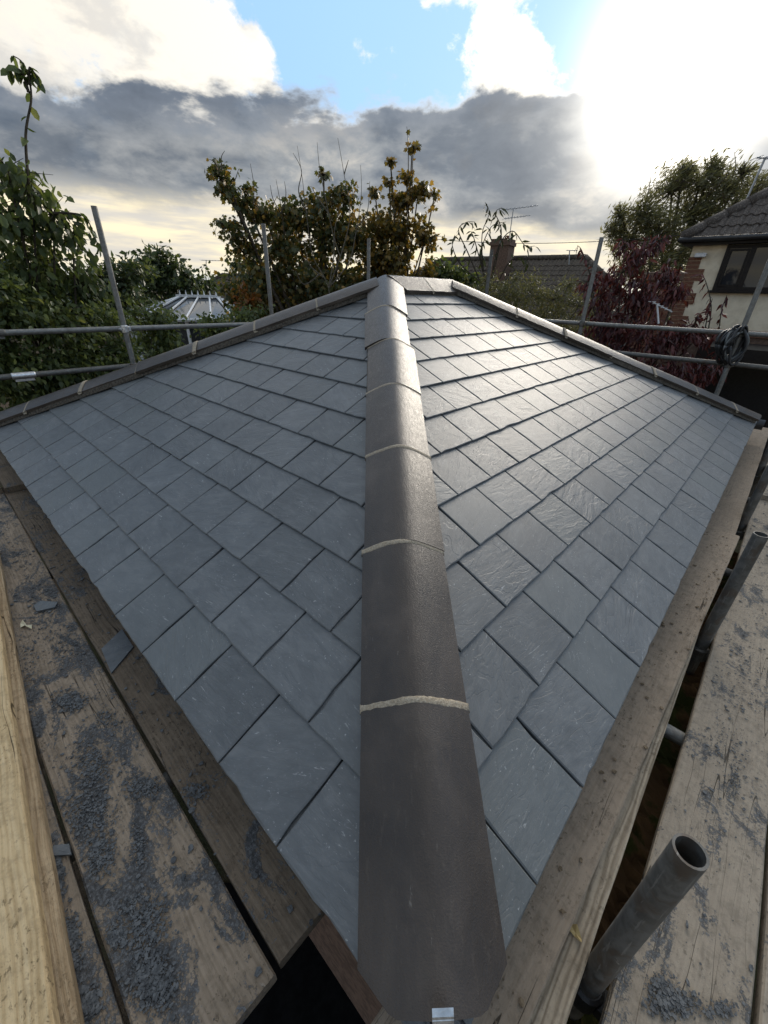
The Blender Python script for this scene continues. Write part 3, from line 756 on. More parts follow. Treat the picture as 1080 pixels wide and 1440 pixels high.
# ================================================================== slate debris on the boards
def chips(name, label, spots, z, n_sparse, region, mat=CHIP):
    mb = MB()
    def chip(x, y, s, zz):
        n = random.choice((4, 5, 5, 6)); a0 = random.uniform(0, 6.28); el_ = random.uniform(.3, 1); an = random.uniform(0, 6.28)
        ca, sa = math.cos(an), math.sin(an); tx, ty = random.gauss(0, .10), random.gauss(0, .10); h = min(.0016, s * .25)
        top = []
        for k in range(n):
            a = a0 + 2 * math.pi * (k + random.uniform(-.25, .25)) / n; px, py = s * math.cos(a), s * el_ * math.sin(a)
            X, Y = px * ca - py * sa, px * sa + py * ca; top.append((x + X, y + Y, zz + h + max(0, X * tx + Y * ty + s * .2)))
        bot = [(p[0], p[1], p[2] - h) for p in top]
        mb.add(top + bot, [tuple(range(n))] + [(n + k, n + (k + 1) % n, (k + 1) % n, k) for k in range(n)])
    for (px, py, rx, ry, cnt) in spots:
        for _ in range(cnt):
            r = math.sqrt(random.random()) * random.uniform(.4, 1.15); a = random.uniform(0, 6.28)
            P_ = onz(px + rx * r * math.cos(a), py + ry * r * math.sin(a), z)
            s = random.choice((.0009, .0012, .0016, .002, .0034)) * random.uniform(.8, 1.5)
            if ok(P_): chip(P_[0], P_[1], s, z + random.uniform(.0005, .004))
    for _ in range(n_sparse):
        x = random.uniform(region[0], region[1]); y = random.uniform(region[2], region[3])
        if ok((x, y)): chip(x, y, random.choice((.0012, .0015, .002, .003, .006)) * random.uniform(.7, 1.4), z + .0008)
    o = mb.obj(name, mat); return tag(o, label, 'slate chippings', kind='stuff')
def ok(P_):
    x, y = P_[0], P_[1]
    if x < .12 and y > .33: return not (-.098 < x < -.08) and not (-.335 < x < -.308)
    if -.5 < x < -.33: return y > -.2
    return False
spots = [(100, 985, 30, 18, 1000), (150, 1012, 26, 14, 260), (130, 1075, 36, 40, 1000), (125, 1145, 46, 40, 1100), (200, 1108, 34, 22, 700), (140, 1200, 28, 36, 800),
         (195, 1190, 12, 40, 260), (205, 1300, 42, 50, 1000), (215, 1380, 40, 50, 1300), (165, 1318, 20, 22, 400), (60, 840, 30, 60, 700), (90, 905, 40, 35, 500),
         (80, 1230, 16, 50, 800), (100, 1330, 18, 60, 1000), (125, 1410, 20, 30, 600), (275, 1115, 22, 18, 300), (30, 780, 20, 40, 300), (40, 940, 20, 60, 250)]
chips('slate_chippings', 'dark slate chippings strewn over the left scaffold boards', spots, ZL + .0012, 2600, (-.5, .13, .33, 3.4))
def ok(P_):
    x, y = P_[0], P_[1]; return -.3 < x < 3.8 and (-.405 < y < -.192 or -.64 < y < -.425 or -.87 < y < -.66)
spots = [(945, 1410, 40, 26, 800), (930, 1385, 24, 18, 300), (1050, 960, 34, 60, 260), (1020, 1050, 40, 40, 220), (1030, 1100, 24, 30, 120), (1010, 1420, 40, 18, 240)]
chips('slate_chippings', 'slate chippings scattered over the right outer scaffold boards', spots, -.2488, 2000, (-.3, 3.8, -.87, -.19))
def ok(P_):
    x, y = P_[0], P_[1]; e = -.0585 - .0318 * (x + .35); return e + .006 < y < .0 and -.2 < x < 2.7
chips('mortar_crumbs', 'mortar crumbs on the brown board by the right eave', [(1000, 830, 20, 40, 80)], -.1588, 350, (-.2, 2.7, -.16, .0), CRUMB)
def offcut(px, z, label, mat=SLATE, name='slate_offcut', cat='slate offcut', th=.006):
    P_ = [onz(x, y, z) for x, y in px]; c = sum(P_) / len(P_); n = len(P_)
    V = [tuple(p - c + np.array([0, 0, th])) for p in P_] + [tuple(p - c) for p in P_]
    if area(P_) < 0: V = V[:n][::-1] + V[n:][::-1]
    mb = MB(); mb.add(V, [tuple(range(n)), tuple(range(n, 2 * n))[::-1]] + [(n + k, n + (k + 1) % n, (k + 1) % n, k) for k in range(n)])
    o = mb.obj(name, mat); o.location = tuple(c); return tag(o, label, cat)
offcut([(143, 914), (172, 886), (188, 911), (157, 948)], ZL + .0015, 'dark slate offcut lying on the brown board under the left eave')
offcut([(48, 853), (58, 846), (82, 848), (78, 855), (52, 861)], ZL + .0055, 'small slate offcut on the dusty left board near the pale leaf')
offcut([(71, 1196), (78, 1190), (98, 1188), (101, 1203), (74, 1205)], ZL + .0055, 'slate offcut on the strewn board beside the yellow timber')
def small_leaf(px, z, label, mat):
    P_ = [onz(x, y, z) for x, y in px]; c = sum(P_) / len(P_); n = len(P_)
    V = [tuple(p - c + np.array([0, 0, .002 + .008 * (i % 2)])) for i, p in enumerate(P_)] + [(0, 0, .004)]
    mb = MB(); mb.add(V, [(k, (k + 1) % n, n) for k in range(n)])
    o = mb.obj('fallen_leaf', mat); o.location = tuple(c); return tag(o, label, 'leaf')
small_leaf([(29, 877), (33, 874), (38, 880), (46, 881), (45, 885), (36, 882), (29, 883)], ZL + .004, 'pale curled leaf on the dusty left board', mat_plain('dry_leaf', (.55, .50, .34), (.62, .58, .42), 40, .7))
small_leaf([(803, 1300), (810, 1302), (818, 1322), (816, 1328), (808, 1318), (800, 1312)], -.1975, 'yellow brown leaf on the pale joist at the right', mat_plain('yellow_leaf', (.30, .22, .09), (.38, .29, .13), 60, .7))
# ================================================================== vegetation
def fast_mesh(name, V, T, mat):
    V = np.asarray(V, np.float32); T = np.asarray(T, np.int32)
    me = bpy.data.meshes.new(name); me.vertices.add(len(V)); me.vertices.foreach_set('co', V.ravel())
    me.loops.add(T.size); me.loops.foreach_set('vertex_index', T.ravel())
    me.polygons.add(len(T)); me.polygons.foreach_set('loop_start', np.arange(len(T), dtype=np.int32) * 3)
    me.materials.append(mat); me.update(calc_edges=True); me.validate(); return me
def leafshape(kind):
    """unit leaf along +y, lying in xy with a fold in z; returns verts, tris"""
    if kind == 'oval':
        V = [(0, 0, 0), (-.26, .32, .07), (-.22, .70, .05), (0, 1, -.10), (.22, .70, .05), (.26, .32, .07), (0, .35, 0), (0, .7, -.03)]
        T = [(0, 6, 1), (1, 6, 7), (1, 7, 2), (2, 7, 3), (0, 5, 6), (5, 7, 6), (5, 4, 7), (4, 3, 7)]
    elif kind == 'lance':
        V = [(0, 0, 0), (-.13, .35, .04), (0, 1, -.14), (.13, .35, .04), (0, .4, -.01), (-.09, .68, -.02), (.09, .68, -.02)]
        T = [(0, 4, 1), (1, 4, 5), (5, 4, 2), (0, 3, 4), (3, 6, 4), (6, 2, 4)]
    elif kind == 'narrow':
        V = [(0, 0, 0), (-.10, .42, .03), (0, 1, -.10), (.10, .42, .03), (0, .45, -.02)]
        T = [(0, 4, 1), (1, 4, 2), (0, 3, 4), (3, 2, 4)]
    elif kind == 'maple':
        o = [(0, 0), (-.22, .10), (-.48, .16), (-.34, .40), (-.52, .66), (-.22, .62), (0, 1.0), (.22, .62), (.52, .66), (.34, .40), (.48, .16), (.22, .10)]
        V = [(x, y, .09 * abs(x) - .05 * y) for x, y in o] + [(0, .42, -.03)]
        T = [(12, (i + 1) % 12, i) for i in range(12)]
    else:
        V = [(0, 0, 0), (-.28, .48, .06), (0, 1, -.06), (.28, .48, .06)]
        T = [(0, 2, 1), (0, 3, 2)]
    return np.array(V, float), np.array(T, int)
def frames(axis, nrm):
    y = axis / np.linalg.norm(axis, axis=1, keepdims=True)
    x = np.cross(y, nrm); x /= np.maximum(np.linalg.norm(x, axis=1, keepdims=True), 1e-6)
    return x, y, np.cross(x, y)
def leaf_cloud(pos, axis, nrm, size, kind):
    V0, T0 = leafshape(kind); x, y, z = frames(axis, nrm)
    P = pos[:, None, :] + size[:, None, None] * (V0[None, :, 0:1] * x[:, None, :] + V0[None, :, 1:2] * y[:, None, :] + V0[None, :, 2:3] * z[:, None, :])
    T = T0[None] + (np.arange(len(pos)) * len(V0))[:, None, None]
    return P.reshape(-1, 3), T.reshape(-1, 3)
def world_r(P, rpx): return rpx * max(.3, float((np.asarray(P) - CAM) @ cF)) / FPX
def plant(name, label, cat, clumps, n, lsize, kind, mat, base, group=None, droop=.3, twigs=9, trunk_r=.05, indiv=0, spread=.26, wind=(0, 0, 0), bark=None, sub=True, flat=.8, stems=(), stem_leaf=0, branch_d=None, spr_min=0.0):
    """clumps: (px,py,D,radius px); base: (px,D) where the trunk meets the ground; stems: lists of (px,py,D) with hanging leaves"""
    bark = bark or BARK
    bp = at(base[0], 400, base[1]); bp = np.array([bp[0], bp[1], GZ])
    root = empty(name, bp, label, cat, group)
    C = [(at(a, b_, d), world_r(at(a, b_, d), r)) for a, b_, d, r in clumps]
    tot = sum(r ** 2 for _, r in C) or 1
    pos, ax = [], []; mb = MB(); tips = []
    if C:
        cen = sum(c * r for c, r in C) / sum(r for _, r in C)
        fork = bp + (cen - bp) * .42; fork[2] = bp[2] + (cen[2] - bp[2]) * .40
        mb.tube([bp, bp + (fork - bp) * .5 + rng.normal(0, .03, 3), fork], [trunk_r * 1.25, trunk_r, trunk_r * .8], 8)
    for c, r in C:
        q1 = fork + (c - fork) * .5 + rng.normal(0, .10, 3) * np.array([1, 1, .6]) + np.array([0, 0, .08])
        mb.tube([fork, q1, c], [trunk_r * .62, trunk_r * .4, trunk_r * .2], 6, cap=False)
        k = max(2, int(twigs)); m_ = max(1, int(n * r ** 2 / tot / k))
        for _ in range(k):
            d = unit(rng.normal(0, 1, 3)); stray = rng.random() < .22; rr = r * (rng.uniform(1.05, 1.65) if stray else (.35 + .70 * rng.random() ** .6))
            tip = c + d * rr * np.array([1, 1, flat])
            mid = (c + tip) / 2 + rng.normal(0, r * .08, 3)
            mb.tube([c, mid, tip], [trunk_r * .16, trunk_r * .11, trunk_r * .05], 3, cap=False)
            mm = max(2, int(m_ * .35)) if stray else m_; s = r * spread * (.45 if stray else 1)
            t_ = rng.random((mm, 1)) ** .7
            p = c + (tip - c) * (.25 + .85 * t_) + rng.normal(0, s, (mm, 3)) * np.array([1, 1, .8])
            pos.append(p); ax.append(np.tile(d, (mm, 1)) * .6 + rng.normal(0, .6, (mm, 3)) + np.array([0, 0, -droop * 1.6]) + np.array(wind))
    if C:
        pos = np.concatenate(pos); ax = np.concatenate(ax)
    sp, sa = [], []
    for st in stems:
        pts = [at(*p) for p in st]; L = len(pts)
        fine = []
        for i in range(L - 1):
            p0, p1, p2, p3 = pts[max(i - 1, 0)], pts[i], pts[i + 1], pts[min(i + 2, L - 1)]
            for t in np.linspace(0, 1, 6, endpoint=False):
                fine.append(.5 * (2 * p1 + (p2 - p0) * t + (2 * p0 - 5 * p1 + 4 * p2 - p3) * t * t + (3 * p1 - p0 - 3 * p2 + p3) * t ** 3))
        fine.append(pts[-1]); k = len(fine)
        sr = branch_d or trunk_r * .3
        mb.tube(fine, [sr * (1 - .8 * i / k) for i in range(k)], 5)
        for j in range(stem_leaf):
            f = (.22 + .78 * (j + rng.random()) / stem_leaf) * (k - 1); i = min(int(f), k - 2)
            p = fine[i] + (fine[i + 1] - fine[i]) * (f - i); tg = unit(fine[i + 1] - fine[i])
            sp.append(p); sa.append(tg * .5 + rng.normal(0, .55, 3) + np.array([0, 0, -droop * 1.3]))
    if sp:
        sp = np.array(sp); sa = np.array(sa)
        pos = np.concatenate([pos, sp]) if C else sp; ax = np.concatenate([ax, sa]) if C else sa
    if mb.v:
        mb.v = [tuple(np.array(p) - bp) for p in mb.v]; mb.obj('trunk' if trunk_r >= .03 else 'stems', bark, root)
    if not len(pos): return root
    nr = rng.normal(0, 1, (len(pos), 3)) + np.array([0, 0, .8]); size = lsize * rng.uniform(.65, 1.25, len(pos))
    keep = pos[:, 2] > GZ + .05; pos, ax, nr, size = pos[keep], ax[keep], nr[keep], size[keep]
    if indiv:
        px, py, z = project(pos); score = size / np.maximum(z, .1)
        vis = (px > -10) & (px < 1090) & (py > 0) & (z > .3)
        # nearest leaves first, so that the ones in front are picked
        score = np.where(vis, score + rng.random(len(score)) * .35 * score.max(), -1)
        idx = np.argsort(-score)[:indiv]; idx = idx[score[idx] > 0]
        V0, T0 = leafshape(kind); vars_ = []
        for _ in range(4):
            Vv = V0 * np.array([rng.uniform(.85, 1.15), 1, rng.uniform(.5, 2.2)]); vars_.append(fast_mesh('leaf', Vv, T0, mat))
        x, y, zz = frames(ax, nr)
        for i in idx:
            o = bpy.data.objects.new('leaf', vars_[int(rng.integers(4))]); s = size[i]
            o.matrix_local = frame(pos[i] - bp, x[i] * s, y[i] * s, zz[i] * s); link(o, root)
        mask = np.ones(len(pos), bool); mask[idx] = False; pos, ax, nr, size = pos[mask], ax[mask], nr[mask], size[mask]
    if len(pos):
        V, T = leaf_cloud(pos - bp, ax, nr, size, kind)
        o = bpy.data.objects.new('foliage', fast_mesh('foliage', V, T, mat)); link(o, root); o['kind'] = 'stuff'
    return root
L_BROAD = mat_leaf('broad_leaf', [(0, (0.0351, 0.054, 0.0216)), (0.45, (0.0648, 0.0918, 0.0324)), (0.85, (0.108, 0.1418, 0.0513)), (1, (0.162, 0.1755, 0.0607))], 0.42)
L_HEDGE = mat_leaf('hedge_leaf', [(0, (0.0486, 0.0702, 0.027)), (0.5, (0.0918, 0.1215, 0.0459)), (0.9, (0.1485, 0.1823, 0.0675)), (1, (0.2295, 0.243, 0.0945))], 0.42)
L_FAR = mat_leaf('far_tree_leaf', [(0, (0.0272, 0.0442, 0.0204)), (0.6, (0.051, 0.0748, 0.0306)), (1, (0.102, 0.119, 0.0476))], 0.35)
L_MAPLE = mat_leaf('maple_leaf', [(0, (0.0422, 0.0571, 0.0224)), (0.5, (0.072, 0.082, 0.0286)), (0.72, (0.1305, 0.1118, 0.0323)), (0.88, (0.2111, 0.1429, 0.0373)), (1, (0.2732, 0.1615, 0.0373))], 0.38)
L_AUT = mat_leaf('autumn_leaf', [(0, (0.0432, 0.0454, 0.0151)), (0.35, (0.0918, 0.0778, 0.0194)), (0.7, (0.1836, 0.1242, 0.027)), (1, (0.27, 0.1674, 0.0378))], 0.42)
L_ORANGE = mat_leaf('orange_leaf', [(0, (.09, .08, .02)), (.5, (.22, .11, .025)), (1, (.30, .10, .03))], .4)
L_SAP = mat_leaf('sapling_leaf', [(0, (.020, .028, .014)), (1, (.050, .060, .026))], .2)
L_OLIVE = mat_leaf('olive_leaf', [(0, (0.0527, 0.0608, 0.0257)), (0.5, (0.0994, 0.103, 0.0445)), (1, (0.1872, 0.1755, 0.0819))], 0.35)
L_RED = mat_leaf('red_leaf', [(0, (0.0326, 0.0097, 0.0119)), (0.5, (0.0674, 0.0174, 0.0206)), (0.85, (0.1087, 0.0283, 0.0293)), (1, (0.1522, 0.0544, 0.049))], 0.2)
L_WILLOW = mat_leaf('willow_leaf', [(0, (0.0805, 0.0851, 0.0483)), (0.5, (0.1265, 0.1265, 0.0713)), (1, (0.1955, 0.1898, 0.115))], 0.5)

plant('leafy_tree', 'broad leaved tree overhanging the left guard rails with one tall drooping sprig', 'tree',
      [(10, 235, 5.7, 34), (45, 270, 5.7, 36), (75, 300, 5.8, 34), (102, 335, 5.8, 26), (30, 320, 5.9, 48), (70, 370, 6.1, 46), (112, 395, 6.0, 40), (5, 390, 6.1, 55), (-30, 300, 5.8, 50)],
      1900, .095, 'oval', L_BROAD, (20, 6.3), droop=.85, twigs=24, trunk_r=.035, indiv=300, spread=.26, bark=STEM,
      stems=[[(40, 260, 5.6), (36, 190, 5.6), (44, 135, 5.6), (34, 92, 5.6), (18, 78, 5.6)], [(40, 130, 5.6), (30, 100, 5.6), (12, 98, 5.6)], [(42, 120, 5.6), (42, 95, 5.6), (54, 112, 5.6)],
             [(70, 300, 5.7), (100, 300, 5.7), (122, 308, 5.7), (138, 345, 5.7)]], stem_leaf=13, branch_d=.013)
plant('overgrown_hedge', 'overgrown green hedge below the leafy tree behind the left guard rails', 'hedge',
      [(10, 440, 5.6, 50), (75, 440, 5.7, 50), (140, 455, 5.9, 36), (215, 455, 6.6, 32), (15, 520, 5.6, 50), (85, 510, 5.7, 50), (150, 500, 5.8, 38), (230, 480, 6.6, 32), (300, 462, 7.6, 26), (350, 450, 8.0, 24),
       (30, 590, 5.6, 50), (110, 560, 5.7, 40), (-50, 500, 5.6, 60), (-40, 420, 5.6, 50), (115, 405, 6.2, 30), (50, 390, 5.9, 34)],
      20000, .068, 'oval', L_HEDGE, (110, 6.2), droop=.5, twigs=16, trunk_r=.04, indiv=300, spread=.26)
GT = 'dark trees beyond the left hedge'
plant('dark_tree', 'small dark tree behind the left scaffold upright, nearest the leafy tree', 'tree', [(150, 385, 13, 20), (168, 395, 13, 26), (190, 380, 13, 22), (160, 425, 13, 34), (130, 410, 13, 28)], 2600, .15, 'plain', L_FAR, (165, 13.5), group=GT, twigs=12)
plant('dark_tree', 'dark rounded tree left of the conservatory', 'tree', [(225, 368, 15, 22), (208, 385, 15, 26), (245, 385, 15, 26), (265, 395, 15, 22), (225, 410, 15, 36), (290, 402, 15.5, 14), (270, 420, 14.6, 20)], 4200, .16, 'plain', L_FAR, (235, 15.5), group=GT, twigs=14)
plant('dark_tree', 'thin dark tree between the conservatory and the autumn maple', 'tree', [(335, 375, 19, 14), (350, 390, 19, 16), (332, 392, 19, 12)], 900, .16, 'plain', L_FAR, (345, 19), group=GT, twigs=9, trunk_r=.09)
plant('maple_tree', 'large dark maple turning brown behind the left of the ridge', 'tree',
      [(308, 243, 8.8, 15), (322, 262, 8.8, 18), (345, 282, 8.9, 20), (372, 300, 9, 20), (318, 318, 9, 15), (345, 340, 9, 26), (415, 300, 9, 24), (452, 285, 9, 24), (485, 275, 9, 18), (455, 247, 9, 9),
       (400, 335, 9.1, 36), (450, 335, 9.2, 42), (495, 335, 9.2, 36), (385, 390, 9.1, 46), (440, 395, 9.3, 48), (345, 405, 9.5, 30), (500, 395, 9.5, 42), (420, 440, 9.4, 46), (480, 440, 9.4, 46), (360, 440, 9.6, 30), (540, 420, 9.5, 40)],
      20000, .082, 'maple', L_MAPLE, (455, 9.5), droop=.55, twigs=15, trunk_r=.07, indiv=300, spread=.28)
plant('maple_tree', 'yellow brown maple with thin leafy spires behind the peak of the roof', 'tree',
      [(549, 226, 8.9, 7), (580, 206, 8.9, 8), (547, 255, 8.9, 8), (572, 250, 9, 10), (562, 285, 9, 20), (588, 272, 9, 16), (612, 272, 9, 8), (535, 325, 9, 28), (570, 322, 9, 28), (598, 335, 9, 18), (527, 270, 9, 9), (555, 372, 9, 34), (600, 385, 9.2, 24), (525, 372, 9.1, 26), (575, 410, 9.2, 30)],
      7200, .076, 'maple', L_AUT, (560, 9.3), droop=.5, twigs=13, trunk_r=.05, indiv=250, spread=.24,
      stems=[[(556, 330, 8.9), (553, 270, 8.9), (549, 222, 8.9)], [(572, 330, 8.9), (574, 260, 8.9), (574, 200, 8.9), (572, 178, 8.9)], [(580, 300, 8.9), (580, 240, 8.9), (582, 203, 8.9)]], stem_leaf=5, branch_d=.012)
bs = plant('bare_sapling', 'pale bare branched sapling in front of the dark maple', 'sapling', [], 0, .1, 'maple', L_AUT, (465, 8.2), trunk_r=.02, bark=TWIG, branch_d=.011, stem_leaf=0,
      stems=[[(465, 460, 8.2), (462, 405, 8.2), (440, 360, 8.2), (432, 310, 8.2), (425, 250, 8.2), (418, 205, 8.2)], [(462, 405, 8.2), (470, 350, 8.2), (462, 300, 8.2), (450, 240, 8.2), (446, 200, 8.2)],
             [(462, 405, 8.2), (482, 350, 8.2), (492, 300, 8.2), (483, 240, 8.2), (475, 194, 8.2)], [(462, 405, 8.2), (490, 370, 8.2), (500, 330, 8.2), (508, 275, 8.2), (507, 232, 8.2)],
             [(455, 390, 8.2), (435, 372, 8.2), (428, 345, 8.2)], [(450, 385, 8.2), (428, 400, 8.2), (415, 380, 8.2)], [(478, 360, 8.2), (470, 330, 8.2), (478, 290, 8.2)], [(432, 300, 8.2), (420, 270, 8.2), (424, 240, 8.2), (412, 215, 8.2)],
             [(484, 245, 8.2), (490, 225, 8.2)], [(462, 300, 8.2), (445, 275, 8.2), (438, 262, 8.2)], [(500, 320, 8.2), (516, 300, 8.2), (520, 255, 8.2)]])
plant('bare_twigs', 'thin bare twigs rising from the left end of the dark maple', 'sapling', [], 0, .1, 'maple', L_AUT, (400, 8.6), trunk_r=.02, bark=STEM, branch_d=.010,
      stems=[[(400, 330, 8.6), (395, 290, 8.6), (388, 252, 8.6)], [(396, 300, 8.6), (402, 275, 8.6), (400, 255, 8.6)], [(356, 290, 8.6), (357, 262, 8.6), (352, 230, 8.6)], [(308, 240, 8.6), (302, 228, 8.6), (294, 224, 8.6)], [(312, 240, 8.6), (311, 222, 8.6), (316, 212, 8.6)],
             [(395, 300, 8.6), (384, 280, 8.6), (380, 260, 8.6)]])
plant('orange_shrub', 'small orange and green shrub between two scaffold uprights', 'shrub', [(342, 412, 8.6, 12), (352, 425, 8.6, 12), (338, 430, 8.6, 11), (362, 440, 8.6, 10)], 620, .09, 'oval', L_ORANGE, (346, 8.7), twigs=9, trunk_r=.02, indiv=80)
plant('willow_sapling', 'arching long leaved sapling in front of the bungalow chimney', 'sapling', [], 0, .165, 'lance', L_SAP, (690, 9.3), droop=.8, trunk_r=.02, bark=STEM, branch_d=.014, stem_leaf=15,
      stems=[[(690, 460, 9.3), (680, 380, 9.2), (678, 330, 9.2), (688, 300, 9.2), (682, 284, 9.2)], [(685, 420, 9.2), (660, 360, 9.2), (645, 325, 9.2), (655, 313, 9.2), (668, 312, 9.2)], [(688, 410, 9.2), (700, 350, 9.2), (720, 325, 9.2), (738, 345, 9.2), (752, 346, 9.2)],
             [(690, 400, 9.2), (705, 330, 9.2), (697, 300, 9.2), (706, 292, 9.2)], [(680, 400, 9.2), (648, 372, 9.2), (636, 345, 9.2), (640, 330, 9.2)], [(690, 420, 9.2), (715, 370, 9.2), (735, 362, 9.2), (745, 372, 9.2)], [(684, 400, 9.2), (668, 340, 9.2), (662, 325, 9.2)], [(686, 400, 9.2), (676, 360, 9.2), (690, 320, 9.2), (712, 312, 9.2)]])
plant('green_shrub', 'dark green shrub just right of the yellow brown maple', 'shrub', [(618, 375, 9.6, 16), (635, 385, 9.6, 18), (625, 400, 9.6, 22), (650, 398, 9.6, 18), (665, 392, 9.7, 12)], 1700, .10, 'oval', L_BROAD, (635, 9.7), twigs=12, trunk_r=.03, indiv=60)
plant('olive_hedge', 'olive green narrow leaved hedge in front of the bungalow roof', 'hedge',
      [(640, 425, 8.6, 24), (675, 415, 8.6, 24), (710, 415, 8.5, 26), (745, 412, 8.5, 26), (780, 420, 8.4, 26), (815, 430, 8.3, 26), (700, 445, 8.4, 28), (745, 450, 8.4, 30), (790, 460, 8.3, 30), (830, 470, 8.2, 26), (725, 392, 8.8, 12), (690, 392, 8.8, 12), (800, 400, 8.6, 14)],
      9500, .085, 'narrow', L_OLIVE, (740, 8.8), twigs=22, trunk_r=.03, spread=.3, flat=.7, indiv=100)
plant('red_shrub', 'dark red leaved shrub behind the right guard rails', 'shrub',
      [(828, 395, 7.6, 14), (845, 420, 7.6, 24), (872, 385, 7.8, 24), (900, 352, 7.9, 22), (880, 345, 8, 12), (927, 338, 8, 13), (935, 385, 8, 20), (905, 410, 7.9, 34), (950, 410, 7.9, 18), (860, 455, 7.6, 32), (905, 470, 7.7, 38), (950, 470, 7.8, 28), (850, 500, 7.6, 30), (905, 525, 7.6, 34), (955, 525, 7.7, 32), (1000, 520, 7.9, 22), (930, 570, 7.6, 34), (985, 470, 7.9, 20)],
      5600, .125, 'lance', L_RED, (900, 7.9), droop=.9, twigs=15, trunk_r=.035, indiv=300, spread=.24, bark=STEM,
      stems=[[(835, 420, 7.6), (828, 380, 7.6), (818, 352, 7.6), (812, 345, 7.6)], [(995, 470, 7.8), (1000, 430, 7.8), (992, 395, 7.8), (985, 385, 7.8)], [(1010, 480, 7.8), (1014, 440, 7.8), (1022, 415, 7.8)], [(990, 470, 7.8), (996, 440, 7.8), (1002, 420, 7.8)], [(975, 480, 7.8), (978, 450, 7.8), (984, 440, 7.8)]], stem_leaf=14, branch_d=.010)
plant('large_willow', 'large grey green windswept willow behind the cream house', 'tree',
      [(905, 300, 21, 30), (945, 268, 22, 32), (985, 255, 22, 30), (1025, 262, 22, 30), (1060, 270, 23, 26), (880, 335, 21, 28), (925, 330, 21, 38), (975, 305, 22, 42), (1020, 300, 22, 34), (872, 300, 21, 13), (862, 325, 21, 14), (935, 375, 21, 38), (885, 375, 21, 26), (985, 350, 22, 36), (1000, 236, 22, 14), (960, 240, 22, 14), (1045, 245, 22, 14)],
      24000, .20, 'narrow', L_WILLOW, (960, 22), droop=-.1, twigs=34, trunk_r=.16, spread=.17, wind=(.30, -.75, .35), flat=.9)
# far hedgerow along the horizon
pos = []
for _ in range(9000):
    a = rng.uniform(-62, 62); D = rng.uniform(34, 46); hh = 2.55 + .55 * math.sin(a * .31) + .4 * math.sin(a * .83 + 1) + .25 * math.sin(a * 2.3)
    d = fw * math.cos(R_(a)) + rt * math.sin(R_(a)); pos.append([CAM[0] + d[0] * D, CAM[1] + d[1] * D, GZ + hh * rng.random() ** .6])
pos = np.array(pos); V, T = leaf_cloud(pos, rng.normal(0, 1, pos.shape), rng.normal(0, 1, pos.shape) + np.array([0, 0, .5]), rng.uniform(.4, .9, len(pos)), 'plain')
o = bpy.data.objects.new('far_hedgerow', fast_mesh('far_hedgerow', V, T, L_FAR)); link(o); tag(o, 'distant hedges and trees along the horizon', 'hedgerow', kind='stuff')

# ================================================================== houses
class House:
    """local frame: x along the facade to the right, y away from the camera, z up from the ground"""
    def __init__(s, px, D, turn, name, label):
        p = at(px, 400, D); a = R_(turn)
        s.ex = unit(rt * math.cos(a) - fw * math.sin(a)); s.ey = unit(fw * math.cos(a) + rt * math.sin(a)); s.ez = np.array([0, 0, 1.])
        s.o = np.array([p[0], p[1], GZ]); s.M = frame(s.o, s.ex, s.ey, s.ez)
        s.root = empty(name, s.o, label, 'house'); s.root.matrix_world = s.M
    def loc(s, px, py, y=0.0):                        # sight line on the plane y=const, in local coordinates
        d = ray(px, py); t = (y - (CAM - s.o) @ s.ey) / (d @ s.ey); P = CAM + d * t - s.o
        return P @ s.ex, P @ s.ez
    def part(s, mb, name, mat, parent=None, M=None, smooth=False):
        o = bpy.data.objects.new(name, mb.mesh(name, mat, smooth)); link(o, parent or s.root)
        if M is not None: o.matrix_local = M
        return o
def roman_tile(w=.30, l=.42, t=.02):
    mb = MB(); xs = np.linspace(0, w, 9); zs = [.0, .028, .034, .006, .004, .006, .034, .028, .0]
    V = [(x, 0, z + t + .012) for x, z in zip(xs, zs)] + [(x, l, z + t - .012) for x, z in zip(xs, zs)] + [(x, 0, z * .6 - .002) for x, z in zip(xs, zs)]
    F = [(i, i + 1, 10 + i, 9 + i) for i in range(8)] + [(18 + i, 19 + i, i + 1, i) for i in range(8)] + [(18, 0, 9), (8, 26, 17)]
    mb.add(V, F); return mb
def tile_slope(h, o0, ex, ey, width, rise, left_hip, right_hip, mat, w=.3, gauge=.31, name='roof_tile', limit=300):
    """tiles as parts; hips narrow the slope by left_hip/right_hip metres per metre up"""
    ez = np.cross(ex, ey); cnt = 0
    me = roman_tile(w).mesh(name, mat); rest = MB()
    for k in range(int(rise / gauge)):
        y = k * gauge; x = y * left_hip + .05; x = math.ceil(x / w) * w
        while x + w < width - y * right_hip:
            M = frame(np.asarray(o0) + ex * x + ey * y + ez * random.uniform(-.004, .006), ex, ey, ez)
            M = M @ Matrix.Rotation(random.gauss(0, .006), 4, 'Z')
            if cnt < limit:
                o = bpy.data.objects.new(name, me); link(o, h.root); o.matrix_local = M
            else:
                b_ = roman_tile(w); rest.add([tuple(M @ Vector(p)) for p in b_.v], b_.f)
            cnt += 1; x += w
    if rest.v: q = h.part(rest, 'roof_tiles', mat); q['kind'] = 'stuff'
